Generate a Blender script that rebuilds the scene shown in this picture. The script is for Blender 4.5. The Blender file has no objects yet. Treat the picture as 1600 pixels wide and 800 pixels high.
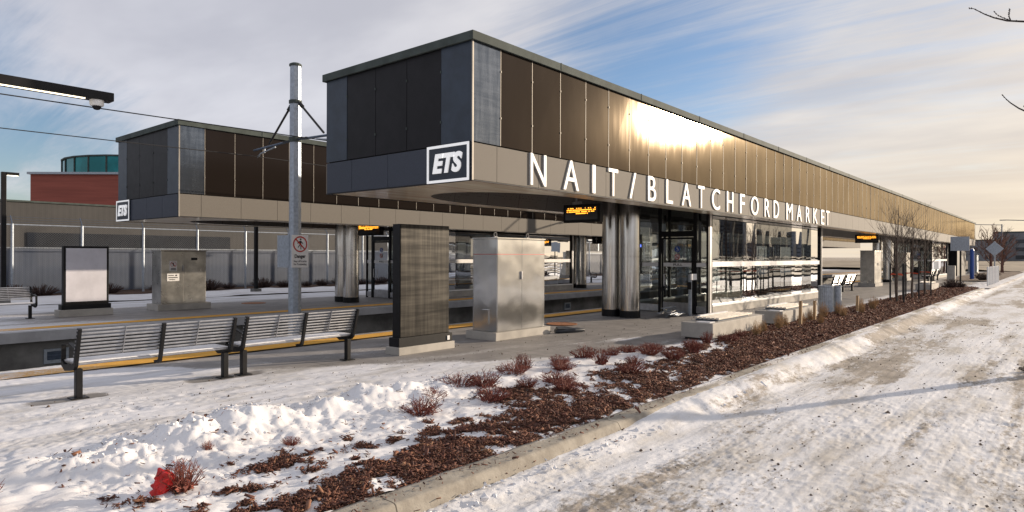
import bpy, bmesh, math, random
import numpy as np
from mathutils import Vector, Matrix
random.seed(7); np.random.seed(7)
R = math.radians
scene = bpy.context.scene
COL = scene.collection

# ---------------------------------------------------------------- camera
SUN_AZ, SUN_EL = -24.2, 12.0            # azimuth from +x towards +y, elevation
cam_d = bpy.data.cameras.new("camera"); cam = bpy.data.objects.new("camera", cam_d); COL.objects.link(cam)
cam_d.sensor_width = 36; cam_d.lens = 1027/1600*36; cam_d.clip_start = .05; cam_d.clip_end = 6000
cam.matrix_world = Matrix.Translation((0, 0, 1.75)) @ Matrix.Rotation(R(40.2-90), 4, 'Z') @ Matrix.Rotation(R(90), 4, 'X') @ Matrix.Rotation(R(.19), 4, 'Z')
scene.camera = cam

# ---------------------------------------------------------------- world
w = bpy.data.worlds.new("World"); scene.world = w; w.use_nodes = True
nt = w.node_tree; nt.nodes.clear()
class NT:
    def __init__(s, nt): s.nt = nt
    def n(s, t, **kw):
        nd = s.nt.nodes.new(t)
        for k, v in kw.items():
            if k == 'inp':
                for a, b in v.items():
                    if isinstance(b, bpy.types.NodeSocket): s.nt.links.new(b, nd.inputs[a])
                    else: nd.inputs[a].default_value = b
            else: setattr(nd, k, v)
        return nd
    def math(s, op, a, b=0.0, c=0.0, clamp=False):
        return s.n('ShaderNodeMath', operation=op, use_clamp=clamp, inp={0: a, 1: b, 2: c}).outputs[0]
    def mix(s, f, a, b, blend='MIX'):
        nd = s.n('ShaderNodeMix', data_type='RGBA', blend_type=blend, inp={0: f}); 
        for i, v in ((6, a), (7, b)):
            if isinstance(v, bpy.types.NodeSocket): s.nt.links.new(v, nd.inputs[i])
            else: nd.inputs[i].default_value = (*v, 1) if len(v) == 3 else v
        return nd.outputs[2]
    def noise(s, vec, scale, detail=4, rough=.55, dist=0.0, dim='3D'):
        return s.n('ShaderNodeTexNoise', inp={'Vector': vec, 'Scale': scale, 'Detail': detail, 'Roughness': rough, 'Distortion': dist}).outputs[0]
    def step(s, v, a, b):
        return s.n('ShaderNodeMapRange', interpolation_type='SMOOTHSTEP', inp={0: v, 1: a, 2: b, 3: 0.0, 4: 1.0}).outputs[0]
    def scalev(s, vec, sc, loc=(0, 0, 0), rot=(0, 0, 0)):
        return s.n('ShaderNodeMapping', inp={0: vec, 1: loc, 2: rot, 3: sc}).outputs[0]
W = NT(nt)
saz, sel = R(SUN_AZ), R(SUN_EL)
S = Vector((math.cos(saz)*math.cos(sel), math.sin(saz)*math.cos(sel), math.sin(sel)))
sky = W.n('ShaderNodeTexSky', sky_type='NISHITA', sun_disc=False, sun_elevation=sel, sun_rotation=R(90-SUN_AZ), altitude=600, air_density=1.0, dust_density=1.0, ozone_density=2.0)
tc = W.n('ShaderNodeTexCoord'); D = W.n('ShaderNodeVectorMath', operation='NORMALIZE', inp={0: tc.outputs['Generated']}).outputs[0]
sx = W.n('ShaderNodeSeparateXYZ', inp={0: D}); zz = W.math('MAXIMUM', sx.outputs[2], 0.0)
den = W.math('ADD', zz, .10)
px = W.math('DIVIDE', sx.outputs[0], den); py = W.math('DIVIDE', sx.outputs[1], den)
P = W.n('ShaderNodeCombineXYZ', inp={0: px, 1: py, 2: 0.0}).outputs[0]
def ddot(az, el):
    v = (math.cos(R(az))*math.cos(R(el)), math.sin(R(az))*math.cos(R(el)), math.sin(R(el)))
    return W.n('ShaderNodeVectorMath', operation='DOT_PRODUCT', inp={0: D, 1: v}).outputs['Value']
Pr = W.scalev(P, (1, .28, 1), rot=(0, 0, R(-62)))
n1 = W.noise(Pr, .75, 8, .62, .5)
n2 = W.noise(W.scalev(P, (.5, .5, 1), loc=(4, 2, 0)), .9, 6, .55, .3)
n3 = W.noise(W.scalev(P, (1, .12, 1), rot=(0, 0, R(-50))), 3.2, 6, .7, .8)
cov = W.math('ADD', W.math('MULTIPLY', n1, .65), W.math('MULTIPLY', n2, .55))
cov = W.math('ADD', cov, W.math('MULTIPLY', n3, .42))
hole1 = W.step(ddot(31, 19), .955, 1.0)       # open blue above the middle of the long roof
hole2 = W.step(ddot(82, 4), .95, 1.0)        # small blue patch low over the brick building
hole3 = W.step(ddot(30, 9), .975, 1.0)
lid = W.step(ddot(62, 26), .86, .99)
cov = W.math('ADD', cov, W.math('MULTIPLY', hole1, -.115))
cov = W.math('ADD', cov, W.math('MULTIPLY', hole2, -.30))
cov = W.math('ADD', cov, W.math('MULTIPLY', hole3, -.07))
cov = W.math('ADD', cov, W.math('MULTIPLY', lid, .16))
cl = W.step(cov, .50, .86)
sunp = W.math('MAXIMUM', ddot(SUN_AZ, SUN_EL), 0.0)
g1 = W.math('POWER', sunp, 1.8); g2 = W.math('POWER', sunp, 24.0)
CL_L, CL_W = (5.0, 5.0, 5.4), (6.2, 5.6, 4.8)
shade = W.step(W.noise(W.scalev(P, (1, .5, 1), rot=(0, 0, R(-40))), 1.1, 5, .55, .2), .34, .68)
cc = W.mix(g1, CL_L, CL_W)
cc = W.mix(W.math('MULTIPLY', shade, .48), cc, (2.3, 2.35, 2.85), 'MIX')
cc = W.mix(g2, cc, (11, 8.6, 6.0))
blue = W.mix(1.0, sky.outputs[0], (.90, .93, 1.02), 'MULTIPLY')
lowhaze = W.math('MULTIPLY', W.step(zz, .22, 0.0), W.math('ADD', .12, W.math('MULTIPLY', g1, .8), clamp=True))
skyc = W.mix(W.math('MULTIPLY', cl, .93), blue, cc)
skyc = W.mix(lowhaze, skyc, (6.0, 4.9, 3.6))
bg = W.n('ShaderNodeBackground', inp={0: skyc, 1: .10})
wo = W.n('ShaderNodeOutputWorld', inp={0: bg.outputs[0]})

# ---------------------------------------------------------------- sun
sl = bpy.data.lights.new("sun", 'SUN'); so = bpy.data.objects.new("sun", sl); COL.objects.link(so)
sl.energy = 4.6; sl.angle = R(.6); sl.color = (1.0, .83, .64)
so.rotation_euler = S.to_track_quat('Z', 'Y').to_euler(); so.location = (0, -20, 30)

vs = scene.view_settings
scene.display_settings.display_device = 'sRGB'
vs.view_transform = 'Standard'; vs.look = 'None'; vs.gamma = 1; vs.use_curve_mapping = False; vs.exposure = .58
scene.cycles.max_bounces = 8; scene.cycles.transparent_max_bounces = 24
scene.cycles.use_adaptive_sampling = True
scene.cycles.sample_clamp_indirect = 6
scene.cycles.caustics_reflective = False; scene.cycles.caustics_refractive = False

# ================================================================ materials
MAT = {}
def M(name, col, rough=.6, metal=0.0, ns=3.0, amp=.12, bump=0.0, bs=40.0, stretch=(1, 1, 1), coat=0.0, rvar=0.0, spec=.5, col2=None, wobble=0.0, ws=2.0):
    m = bpy.data.materials.new(name); m.use_nodes = True; MAT[name] = m
    t = m.node_tree; t.nodes.clear(); N = NT(t)
    co = N.n('ShaderNodeTexCoord').outputs['Object']
    v = N.scalev(co, stretch)
    a = N.noise(v, ns, 5, .6)
    lo = tuple(max(0, c*(1-amp)) for c in col); hi = tuple(min(1, c*(1+amp)) for c in col)
    if col2: hi = col2
    c = N.mix(N.step(a, .3, .7), lo, hi)
    b = N.n('ShaderNodeBsdfPrincipled', inp={'Base Color': c, 'Roughness': rough, 'Metallic': metal, 'Specular IOR Level': spec, 'Coat Weight': coat})
    if rvar:
        rr = N.math('ADD', rough-rvar/2, N.math('MULTIPLY', N.noise(v, ns*2.3, 4, .6), rvar)); t.links.new(rr, b.inputs['Roughness'])
    h = None
    if bump:
        h = N.n('ShaderNodeBump', inp={'Strength': bump, 'Distance': .01, 'Height': N.noise(v, bs, 4, .65)}).outputs[0]
    if wobble:
        k = {'Strength': wobble, 'Distance': .05, 'Height': N.noise(co, ws, 1, .4)}
        if h: k['Normal'] = h
        h = N.n('ShaderNodeBump', inp=k).outputs[0]
    if h: t.links.new(h, b.inputs['Normal'])
    N.n('ShaderNodeOutputMaterial', inp={0: b.outputs[0]})
    return m
def emit(name, col, s):
    m = bpy.data.materials.new(name); m.use_nodes = True; MAT[name] = m
    t = m.node_tree; t.nodes.clear(); N = NT(t)
    e = N.n('ShaderNodeEmission', inp={0: (*col, 1), 1: s}); N.n('ShaderNodeOutputMaterial', inp={0: e.outputs[0]}); return m

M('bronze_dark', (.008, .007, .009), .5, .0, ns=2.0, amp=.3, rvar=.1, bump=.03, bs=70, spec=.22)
M('cap', (.07, .085, .08), .8, 0, ns=3, amp=.2, spec=.2)
M('fascia', (.165, .150, .130), .82, 0, ns=120, amp=.22, bump=.12, bs=140)
M('fascia_shaded', (.034, .042, .062), .6, 0.0, ns=60, amp=.15, bump=.05, bs=140)  # darker, bluer copy of fascia: the end's shade is put into the colour
M('joint', (.02, .02, .022), .7)
M('strip_metal', (.34, .31, .27), .6, .2)
M('rivet', (.30, .28, .25), .6, .5)
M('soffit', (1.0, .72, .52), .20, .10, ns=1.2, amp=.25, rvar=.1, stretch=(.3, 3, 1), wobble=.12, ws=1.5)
M('steel', (.56, .55, .53), .17, 1.0, ns=1.5, amp=.18, rvar=.16, stretch=(6, 6, .35), bump=.02, bs=60, wobble=.15, ws=1.6)
M('steel_sheet', (.66, .66, .65), .17, 1.0, ns=1.2, amp=.06, rvar=.08, stretch=(1, 1, 1), bump=.012, bs=90, wobble=.35, ws=1.7)
M('steel_dull', (.42, .41, .385), .30, .9, ns=2, amp=.25, rvar=.2, bump=.02, bs=60, wobble=.4, ws=1.6)
M('galv', (.36, .40, .45), .5, .55, ns=14, amp=.16, rvar=.15)
M('black', (.007, .007, .008), .5, 0, ns=8, amp=.3, spec=.25)
M('black_matte', (.02, .02, .022), .75, 0, ns=10, amp=.3)
M('rod', (.42, .42, .43), .33, .85, ns=8, amp=.15)
M('concrete', (.40, .375, .335), .85, 0, ns=2.2, amp=.16, bump=.25, bs=55)
M('concrete_dark', (.17, .165, .155), .9, 0, ns=1.1, amp=.4, bump=.3, bs=30)
M('concrete_slab', (.36, .36, .37), .85, 0, ns=1.2, amp=.2, bump=.2, bs=40)
M('white', (.82, .82, .80), .5, 0, ns=6, amp=.04)
M('poster', (.62, .61, .66), .18, 0, ns=1.6, amp=.10, wobble=.2, ws=3)
M('sign_white', (.80, .79, .78), .4, 0, ns=10, amp=.05)
M('red', (.48, .03, .02), .45, 0)
M('blue', (.02, .08, .35), .4, 0)
M('label_black', (.015, .015, .018), .5, 0)
M('yellow', (.62, .33, .045), .8, 0, ns=9, amp=.28, bump=.5, bs=60)
M('wood', (.42, .28, .15), .8, 0, ns=6, amp=.25, stretch=(3, 3, .4), bump=.2, bs=40)
M('bark', (.10, .075, .06), .85, 0, ns=12, amp=.35, bump=.5, bs=60)
M('bark_dark', (.035, .026, .024), .85, 0, ns=12, amp=.35, bump=.4, bs=60)
M('twig_red', (.17, .045, .030), .75, 0, ns=20, amp=.45)
M('twig_tan', (.38, .25, .13), .85, 0, ns=20, amp=.35)
M('brick', (.30, .085, .062), .85, 0, ns=1.0, amp=.14, stretch=(.15, .15, 3), bump=.2, bs=20)
M('siding', (.060, .058, .057), .8, .0, ns=.5, amp=.12)
M('siding_light', (.10, .122, .17), .6, .1, ns=.7, amp=.10, rvar=.1)
M('grey_block', (.20, .205, .215), .85, 0, ns=.15, amp=.22)
M('window_dark', (.03, .035, .045), .15, .2, ns=.4, amp=.3)
M('rust', (.30, .12, .045), .8, .2, ns=22, amp=.45, bump=.4, bs=60)
M('bag_red', (.62, .016, .014), .33, 0, ns=10, amp=.3, bump=.8, bs=22, wobble=.6, ws=14)
M('bag_black', (.03, .035, .045), .35, 0, ns=10, amp=.3)
M('tie', (.75, .10, .04), .6, 0)
M('bollard_paint', (.80, .79, .77), .45, .1, ns=9, amp=.06)
M('mud', (.12, .09, .07), .95, 0, ns=4, amp=.4, bump=.6, bs=20)
M('dark_shrub', (.06, .035, .03), .9, 0, ns=10, amp=.4)
M('field', (.20, .155, .10), .95, 0, ns=.4, amp=.35, bump=.5, bs=6)
M('tower', (.05, .06, .075), .5, 0, ns=.05, amp=.25)
M('tower2', (.10, .11, .13), .5, 0, ns=.05, amp=.25)
M('teal_glass', (.015, .16, .17), .08, .6, ns=.3, amp=.3)
M('navy', (.012, .02, .035), .4, 0)
M('led_off', (.045, .045, .05), .25, 0)
emit('led_white', (1.0, .86, .62), 2.6)
emit('amber', (1.0, .36, .03), 2.4)
emit('blue_light', (.12, .2, 1.0), 1.6)
emit('red_light', (1.0, .05, .03), 1.5)

# bronze cladding: brown face-on, golden at a grazing view, soft-edged glint
m = bpy.data.materials.new('bronze'); m.use_nodes = True; MAT['bronze'] = m
t = m.node_tree; t.nodes.clear(); N = NT(t); co = N.n('ShaderNodeTexCoord').outputs['Object']
na = N.noise(N.scalev(co, (1.1, 1, .4)), 1.3, 4, .6); nb = N.noise(N.scalev(co, (9, 9, .5)), 1.0, 3, .6)
wb = N.n('ShaderNodeBump', inp={'Strength': .06, 'Distance': .05, 'Height': N.noise(co, 1.1, 1, .4)}).outputs[0]
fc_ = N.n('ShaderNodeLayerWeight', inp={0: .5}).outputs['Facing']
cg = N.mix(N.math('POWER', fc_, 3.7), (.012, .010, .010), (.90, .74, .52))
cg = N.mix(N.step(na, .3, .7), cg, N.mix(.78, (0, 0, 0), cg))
g = N.n('ShaderNodeBsdfAnisotropic', distribution='BECKMANN', inp={'Color': cg, 'Roughness': N.math('ADD', .14, N.math('MULTIPLY', nb, .035)), 'Normal': wb})
df = N.n('ShaderNodeBsdfDiffuse', inp={0: (.018, .014, .012, 1)})
g2_ = N.n('ShaderNodeBsdfAnisotropic', distribution='BECKMANN', inp={'Color': cg, 'Roughness': .23, 'Normal': wb})
gm = N.n('ShaderNodeMixShader', inp={0: .035, 1: g.outputs[0], 2: g2_.outputs[0]})
mx = N.n('ShaderNodeAddShader', inp={0: gm.outputs[0], 1: df.outputs[0]})
N.n('ShaderNodeOutputMaterial', inp={0: mx.outputs[0]})

m = bpy.data.materials.new('white_added_glow'); m.use_nodes = True; MAT['white_added_glow'] = m  # sign white with a weak glow added to keep it bright in shade
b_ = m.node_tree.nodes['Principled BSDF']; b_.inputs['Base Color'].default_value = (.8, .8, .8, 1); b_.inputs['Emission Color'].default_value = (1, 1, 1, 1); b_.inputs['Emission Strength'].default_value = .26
# blue-grey zinc, dusty and streaked, without a wide highlight
m = bpy.data.materials.new('zinc'); m.use_nodes = True; MAT['zinc'] = m
t = m.node_tree; t.nodes.clear(); N = NT(t); co = N.n('ShaderNodeTexCoord').outputs['Object']
na = N.math('ADD', N.math('MULTIPLY', N.noise(N.scalev(co, (6, 6, .6)), 1.6, 6, .7), .6), N.math('MULTIPLY', N.noise(N.scalev(co, (1, 1, 9)), 1.2, 6, .75, .5), .42)); fc_ = N.n('ShaderNodeLayerWeight', inp={0: .5}).outputs['Facing']
cz_ = N.mix(N.step(na, .35, .7), (.06, .075, .10), (.17, .19, .22)); cz_ = N.mix(N.math('POWER', fc_, 4.0), cz_, (.8, .8, .8))
g = N.n('ShaderNodeBsdfAnisotropic', distribution='BECKMANN', inp={'Color': cz_, 'Roughness': .22})
df = N.n('ShaderNodeBsdfDiffuse', inp={0: N.mix(na, (.02, .025, .032), (.06, .066, .075))})
mx = N.n('ShaderNodeAddShader', inp={0: g.outputs[0], 1: df.outputs[0]}); N.n('ShaderNodeOutputMaterial', inp={0: mx.outputs[0]})

# brushed blackened steel with a crosshatch sheen
m = bpy.data.materials.new('plaid_steel'); m.use_nodes = True; MAT['plaid_steel'] = m
t = m.node_tree; t.nodes.clear(); N = NT(t); co = N.n('ShaderNodeTexCoord').outputs['Object']
a = N.noise(N.scalev(co, (14, 14, .7)), 1.0, 3, .6); b_ = N.noise(N.scalev(co, (.6, .6, 9)), 1.0, 3, .6)
c_ = N.math('ADD', N.math('MULTIPLY', a, .5), N.math('MULTIPLY', b_, .6))
colr = N.mix(N.step(c_, .40, .78), (.014, .013, .012), (.065, .060, .052))
bs = N.n('ShaderNodeBsdfPrincipled', inp={'Base Color': colr, 'Metallic': .75, 'Roughness': N.math('ADD', .32, N.math('MULTIPLY', b_, .22))})
N.n('ShaderNodeOutputMaterial', inp={0: bs.outputs[0]})

# ceiling tiles with small perforations
m = bpy.data.materials.new('perforated'); m.use_nodes = True; MAT['perforated'] = m
t = m.node_tree; t.nodes.clear(); N = NT(t); co = N.n('ShaderNodeTexCoord').outputs['Object']
vo = N.n('ShaderNodeTexVoronoi', inp={'Vector': co, 'Scale': 16.0, 'Randomness': .35}).outputs['Distance']
br = N.n('ShaderNodeTexBrick', offset=.5, inp={'Vector': co, 'Scale': 1.0, 'Mortar Size': .008, 'Brick Width': 1.2, 'Row Height': 1.6, 'Color1': (.15, .14, .13, 1), 'Color2': (.135, .125, .12, 1), 'Mortar': (.02, .02, .02, 1)}).outputs[0]
colr = N.mix(N.step(vo, .25, .17), br, (.03, .028, .026))
bs = N.n('ShaderNodeBsdfPrincipled', inp={'Base Color': colr, 'Roughness': .6})
N.n('ShaderNodeOutputMaterial', inp={0: bs.outputs[0]})

# glass: see-through with strong grazing reflection
def glassmat(name, ior, tint, wob):
    m = bpy.data.materials.new(name); m.use_nodes = True; MAT[name] = m
    t = m.node_tree; t.nodes.clear(); N = NT(t); co = N.n('ShaderNodeTexCoord').outputs['Object']
    bp = N.n('ShaderNodeBump', inp={'Strength': wob, 'Distance': .02, 'Height': N.noise(co, 1.3, 1, .4)}).outputs[0]
    fr = N.n('ShaderNodeFresnel', inp={'IOR': ior, 'Normal': bp}).outputs[0]
    gl = N.n('ShaderNodeBsdfGlossy', inp={'Color': (.95, .97, 1, 1), 'Roughness': .015, 'Normal': bp})
    tr = N.n('ShaderNodeBsdfTransparent', inp={'Color': (*tint, 1)})
    mx = N.n('ShaderNodeMixShader', inp={0: fr, 1: tr.outputs[0], 2: gl.outputs[0]})
    N.n('ShaderNodeOutputMaterial', inp={0: mx.outputs[0]})
glassmat('glass', 3.6, (.28, .31, .32), .04)
glassmat('glass_clear', 1.5, (.80, .84, .84), .08)

# chain link wire
m = bpy.data.materials.new('chainlink'); m.use_nodes = True; MAT['chainlink'] = m
t = m.node_tree; t.nodes.clear(); N = NT(t); co = N.n('ShaderNodeTexCoord').outputs['Object']
sp = N.n('ShaderNodeSeparateXYZ', inp={0: co})
u1 = N.math('MULTIPLY', N.math('ADD', sp.outputs[0], sp.outputs[2]), 11.0); u2 = N.math('MULTIPLY', N.math('SUBTRACT', sp.outputs[0], sp.outputs[2]), 11.0)
l1 = N.math('LESS_THAN', N.math('FRACT', u1), .11); l2 = N.math('LESS_THAN', N.math('FRACT', u2), .11)
al = N.math('MAXIMUM', l1, l2)
bs = N.n('ShaderNodeBsdfPrincipled', inp={'Base Color': (.09, .09, .09, 1), 'Metallic': .0, 'Roughness': .5})
tr = N.n('ShaderNodeBsdfTransparent'); mx = N.n('ShaderNodeMixShader', inp={0: al, 1: tr.outputs[0], 2: bs.outputs[0]})
N.n('ShaderNodeOutputMaterial', inp={0: mx.outputs[0]})

# snow over a base, driven by an attribute 'cover' plus noise
def snowmat(name, base, base2, snow, dirt, ns=2.0, joints=None, fine=60.0, base_rough=.8, snow_bump=.35):
    m = bpy.data.materials.new(name); m.use_nodes = True; MAT[name] = m
    t = m.node_tree; t.nodes.clear(); N = NT(t)
    pos = N.n('ShaderNodeNewGeometry').outputs['Position']
    cv = N.n('ShaderNodeAttribute', attribute_name='cover').outputs['Fac']
    na = N.noise(pos, ns, 6, .65); nb = N.noise(N.scalev(pos, (1, 2.2, 1)), ns*9, 4, .7); nc = N.noise(pos, fine, 3, .7)
    k = N.math('ADD', cv, N.math('MULTIPLY', N.math('SUBTRACT', na, .5), .35))
    k = N.math('ADD', k, N.math('MULTIPLY', N.math('SUBTRACT', nb, .5), .55))
    k = N.math('ADD', k, N.math('MULTIPLY', N.math('SUBTRACT', nc, .5), .35))
    sm = N.step(k, .38, .66)
    bc = N.mix(N.step(N.noise(pos, ns*1.7, 5, .65), .35, .65), base, base2)
    if joints:
        sp = N.n('ShaderNodeSeparateXYZ', inp={0: pos})
        jx = N.math('LESS_THAN', N.math('FRACT', N.math('DIVIDE', sp.outputs[0], joints[0])), .012/joints[0])
        jy = N.math('LESS_THAN', N.math('FRACT', N.math('DIVIDE', sp.outputs[1], joints[1])), .012/joints[1])
        bc = N.mix(N.math('MAXIMUM', jx, jy), bc, tuple(c*.35 for c in base))
    sc = N.mix(N.math('MULTIPLY', N.step(N.noise(N.scalev(pos, (.5, 1.8, 1)), ns*.8, 6, .7), .42, .72), 1.0), snow, dirt)
    c = N.mix(sm, bc, sc)
    hh = N.math('ADD', N.math('MULTIPLY', nb, .6), N.math('MULTIPLY', nc, .4))
    bp = N.n('ShaderNodeBump', inp={'Strength': snow_bump, 'Distance': .012, 'Height': hh}).outputs[0]
    rg = N.math('ADD', base_rough, N.math('MULTIPLY', sm, .75-base_rough))
    bs = N.n('ShaderNodeBsdfPrincipled', inp={'Base Color': c, 'Roughness': rg, 'Normal': bp, 'Specular IOR Level': .35})
    N.n('ShaderNodeOutputMaterial', inp={0: bs.outputs[0]})
snowmat('road_snow', (.22, .195, .165), (.34, .30, .26), (.66, .665, .69), (.44, .415, .38), 1.3, None, 45, .85, .7)
snowmat('walk_snow', (.21, .20, .195), (.275, .26, .25), (.66, .665, .70), (.41, .395, .375), 1.1, (3.05, 1.52), 50, .7, .35)
snowmat('bed_snow', (.055, .032, .022), (.10, .055, .036), (.72, .72, .74), (.60, .59, .60), 2.5, None, 70, .9, .28)
snowmat('kerb_snow', (.24, .215, .18), (.35, .32, .27), (.74, .74, .75), (.45, .40, .35), 2.6, (3.0, 50.0), 60, .85, .5)
snowmat('ground_snow', (.20, .16, .11), (.26, .21, .15), (.70, .70, .72), (.55, .52, .47), .05, None, 2, .9, .2)

# ================================================================ helpers
ORG = {}
ORD = 'first second third fourth fifth sixth seventh eighth ninth tenth eleventh twelfth thirteenth fourteenth fifteenth sixteenth seventeenth eighteenth nineteenth twentieth'.split()
class MB:
    def __init__(s): s.v = []; s.f = []; s.mi = []
    def add(s, vs, fs, mi=0):
        o = len(s.v); s.v += [tuple(p) for p in vs]; s.f += [tuple(i+o for i in f) for f in fs]; s.mi += [mi]*len(fs); return s
    def box(s, x0, x1, y0, y1, z0, z1, mi=0):
        return s.add([(x0, y0, z0), (x1, y0, z0), (x1, y1, z0), (x0, y1, z0), (x0, y0, z1), (x1, y0, z1), (x1, y1, z1), (x0, y1, z1)],
                     [(0, 3, 2, 1), (4, 5, 6, 7), (0, 1, 5, 4), (1, 2, 6, 5), (2, 3, 7, 6), (3, 0, 4, 7)], mi)
    def bar(s, p, q, w, h=None, mi=0, up=(0, 0, 1)):
        h = h or w; p = Vector(p); q = Vector(q); d = (q-p).normalized(); u = Vector(up)
        if abs(d.dot(u)) > .98: u = Vector((1, 0, 0))
        r = d.cross(u).normalized()*w/2; u = r.cross(d).normalized()*h/2
        vs = [p-r-u, p+r-u, p+r+u, p-r+u, q-r-u, q+r-u, q+r+u, q-r+u]
        return s.add(vs, [(0, 3, 2, 1), (4, 5, 6, 7), (0, 1, 5, 4), (1, 2, 6, 5), (2, 3, 7, 6), (3, 0, 4, 7)], mi)
    def tube(s, pts, rad, n=8, mi=0, caps=True):
        if not hasattr(rad, '__len__'): rad = [rad]*len(pts)
        pts = [Vector(p) for p in pts]; vs = []
        for i, p in enumerate(pts):
            d = (pts[min(i+1, len(pts)-1)]-pts[max(i-1, 0)]).normalized()
            u = Vector((0, 0, 1)) if abs(d.z) < .9 else Vector((1, 0, 0))
            a = d.cross(u).normalized(); b = d.cross(a).normalized()
            for k in range(n):
                th = 2*math.pi*k/n; vs.append(p+(a*math.cos(th)+b*math.sin(th))*rad[i])
        fs = []
        for i in range(len(pts)-1):
            for k in range(n):
                fs.append((i*n+k, i*n+(k+1) % n, (i+1)*n+(k+1) % n, (i+1)*n+k))
        if caps: fs += [tuple(range(n))[::-1], tuple(range((len(pts)-1)*n, len(pts)*n))]
        return s.add(vs, fs, mi)
    def lathe(s, cx, cy, prof, n=24, mi=0, flute=0.0, sx=1.0, sy=1.0):
        vs = []
        for r, z in prof:
            for k in range(n):
                th = 2*math.pi*k/n; rr = r*(1+(flute if k % 2 else 0)); vs.append((cx+rr*math.cos(th)*sx, cy+rr*math.sin(th)*sy, z))
        fs = []
        for i in range(len(prof)-1):
            for k in range(n): fs.append((i*n+k, i*n+(k+1) % n, (i+1)*n+(k+1) % n, (i+1)*n+k))
        fs += [tuple(range(n))[::-1], tuple(range((len(prof)-1)*n, len(prof)*n))]
        return s.add(vs, fs, mi)
    def prism(s, poly, ax, a0, a1, mi=0):
        """poly 2D in the two other axes, extruded along ax"""
        def P(p, a): return {'x': (a, p[0], p[1]), 'y': (p[0], a, p[1]), 'z': (p[0], p[1], a)}[ax]
        n = len(poly); vs = [P(p, a0) for p in poly]+[P(p, a1) for p in poly]
        fs = [tuple(range(n)), tuple(range(n, 2*n))[::-1]]+[(i, n+i, n+(i+1) % n, (i+1) % n) for i in range(n)]
        return s.add(vs, fs, mi)
    def build(s, name, mat, parent=None, bevel=0.0, smooth=False, **tags):
        L = ORG.get(parent.name, (0, 0, 0)) if parent else (0, 0, 0)
        if parent is None and 'loc' in tags: L = tags.pop('loc')
        me = bpy.data.meshes.new(name)
        me.from_pydata([(v[0]-L[0], v[1]-L[1], v[2]-L[2]) for v in s.v], [], s.f)
        for x in (mat if isinstance(mat, (list, tuple)) else [mat]): me.materials.append(MAT[x])
        if any(s.mi): me.polygons.foreach_set('material_index', s.mi)
        bm = bmesh.new(); bm.from_mesh(me); bmesh.ops.recalc_face_normals(bm, faces=bm.faces); bm.to_mesh(me); bm.free()
        if smooth:
            me.polygons.foreach_set('use_smooth', [True]*len(me.polygons))
            me.set_sharp_from_angle(angle=R(40))
        o = bpy.data.objects.new(name, me); COL.objects.link(o)
        if parent: o.parent = parent
        else: o.location = L
        ORG[o.name] = L
        if bevel:
            md = o.modifiers.new('bevel', 'BEVEL'); md.width = bevel; md.segments = 2; md.limit_method = 'ANGLE'; md.angle_limit = R(50)
        for k, v in tags.items(): o[k] = v
        return o
def thing(name, label, cat, loc=(0, 0, 0), group=None):
    o = bpy.data.objects.new(name, None); COL.objects.link(o); o.location = loc; o.empty_display_size = .2
    ORG[o.name] = loc; o['label'] = label; o['category'] = cat
    if group: o['group'] = group
    return o
def tag(o, label, cat, group=None):
    o['label'] = label; o['category'] = cat
    if group: o['group'] = group
    return o
def copy_tree(o, parent=None):
    c = o.copy(); COL.objects.link(c)
    if parent: c.parent = parent
    for ch in list(o.children): copy_tree(ch, c)
    return c
def place(proto, used, loc, rz, label, group=None, scale=1.0):
    o = proto if not used else copy_tree(proto)
    o.location = loc; o.rotation_euler = (0, 0, rz); o.scale = (scale,)*3; o['label'] = label
    if group: o['group'] = group
    return o
def text_mesh(body, bold=0.0, shear=0.0, depth=.02):
    cu = bpy.data.curves.new('lettering', 'FONT'); cu.body = body; cu.size = 1; cu.extrude = depth/2; cu.offset = bold; cu.shear = shear; cu.resolution_u = 6
    ob = bpy.data.objects.new('lettering', cu); COL.objects.link(ob)
    dg = bpy.context.evaluated_depsgraph_get(); dg.update()
    me = bpy.data.meshes.new_from_object(ob.evaluated_get(dg)); bpy.data.objects.remove(ob); bpy.data.curves.remove(cu)
    return me
def put_text(name, body, mat, box, axis, plane, parent, bold=0.0, shear=0.0, depth=.02, **tags):
    """box=(a0,a1,z0,z1): for axis 'y' the text faces -y and a = x; for axis 'x' it faces -x and a runs from high y to low y"""
    me = text_mesh(body, bold, shear, 1.0)
    n = len(me.vertices); c = np.empty(n*3); me.vertices.foreach_get('co', c); c = c.reshape(-1, 3)
    mn, mx = c.min(0), c.max(0); u = (c-mn)/np.maximum(mx-mn, 1e-6)
    a0, a1, z0, z1 = box; A = a0+u[:, 0]*(a1-a0); Z = z0+u[:, 1]*(z1-z0); Dp = plane-u[:, 2]*depth
    L = ORG.get(parent.name, (0, 0, 0))
    w_ = np.stack([A, Dp, Z], 1) if axis == 'y' else np.stack([Dp, A, Z], 1)
    w_ = w_-np.array(L); me.vertices.foreach_set('co', w_.ravel()); me.update()
    me.materials.clear(); me.materials.append(MAT[mat]); me.polygons.foreach_set('material_index', [0]*len(me.polygons))
    o = bpy.data.objects.new(name, me); COL.objects.link(o); o.parent = parent; ORG[o.name] = L
    for k, v in tags.items(): o[k] = v
    return o

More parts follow.
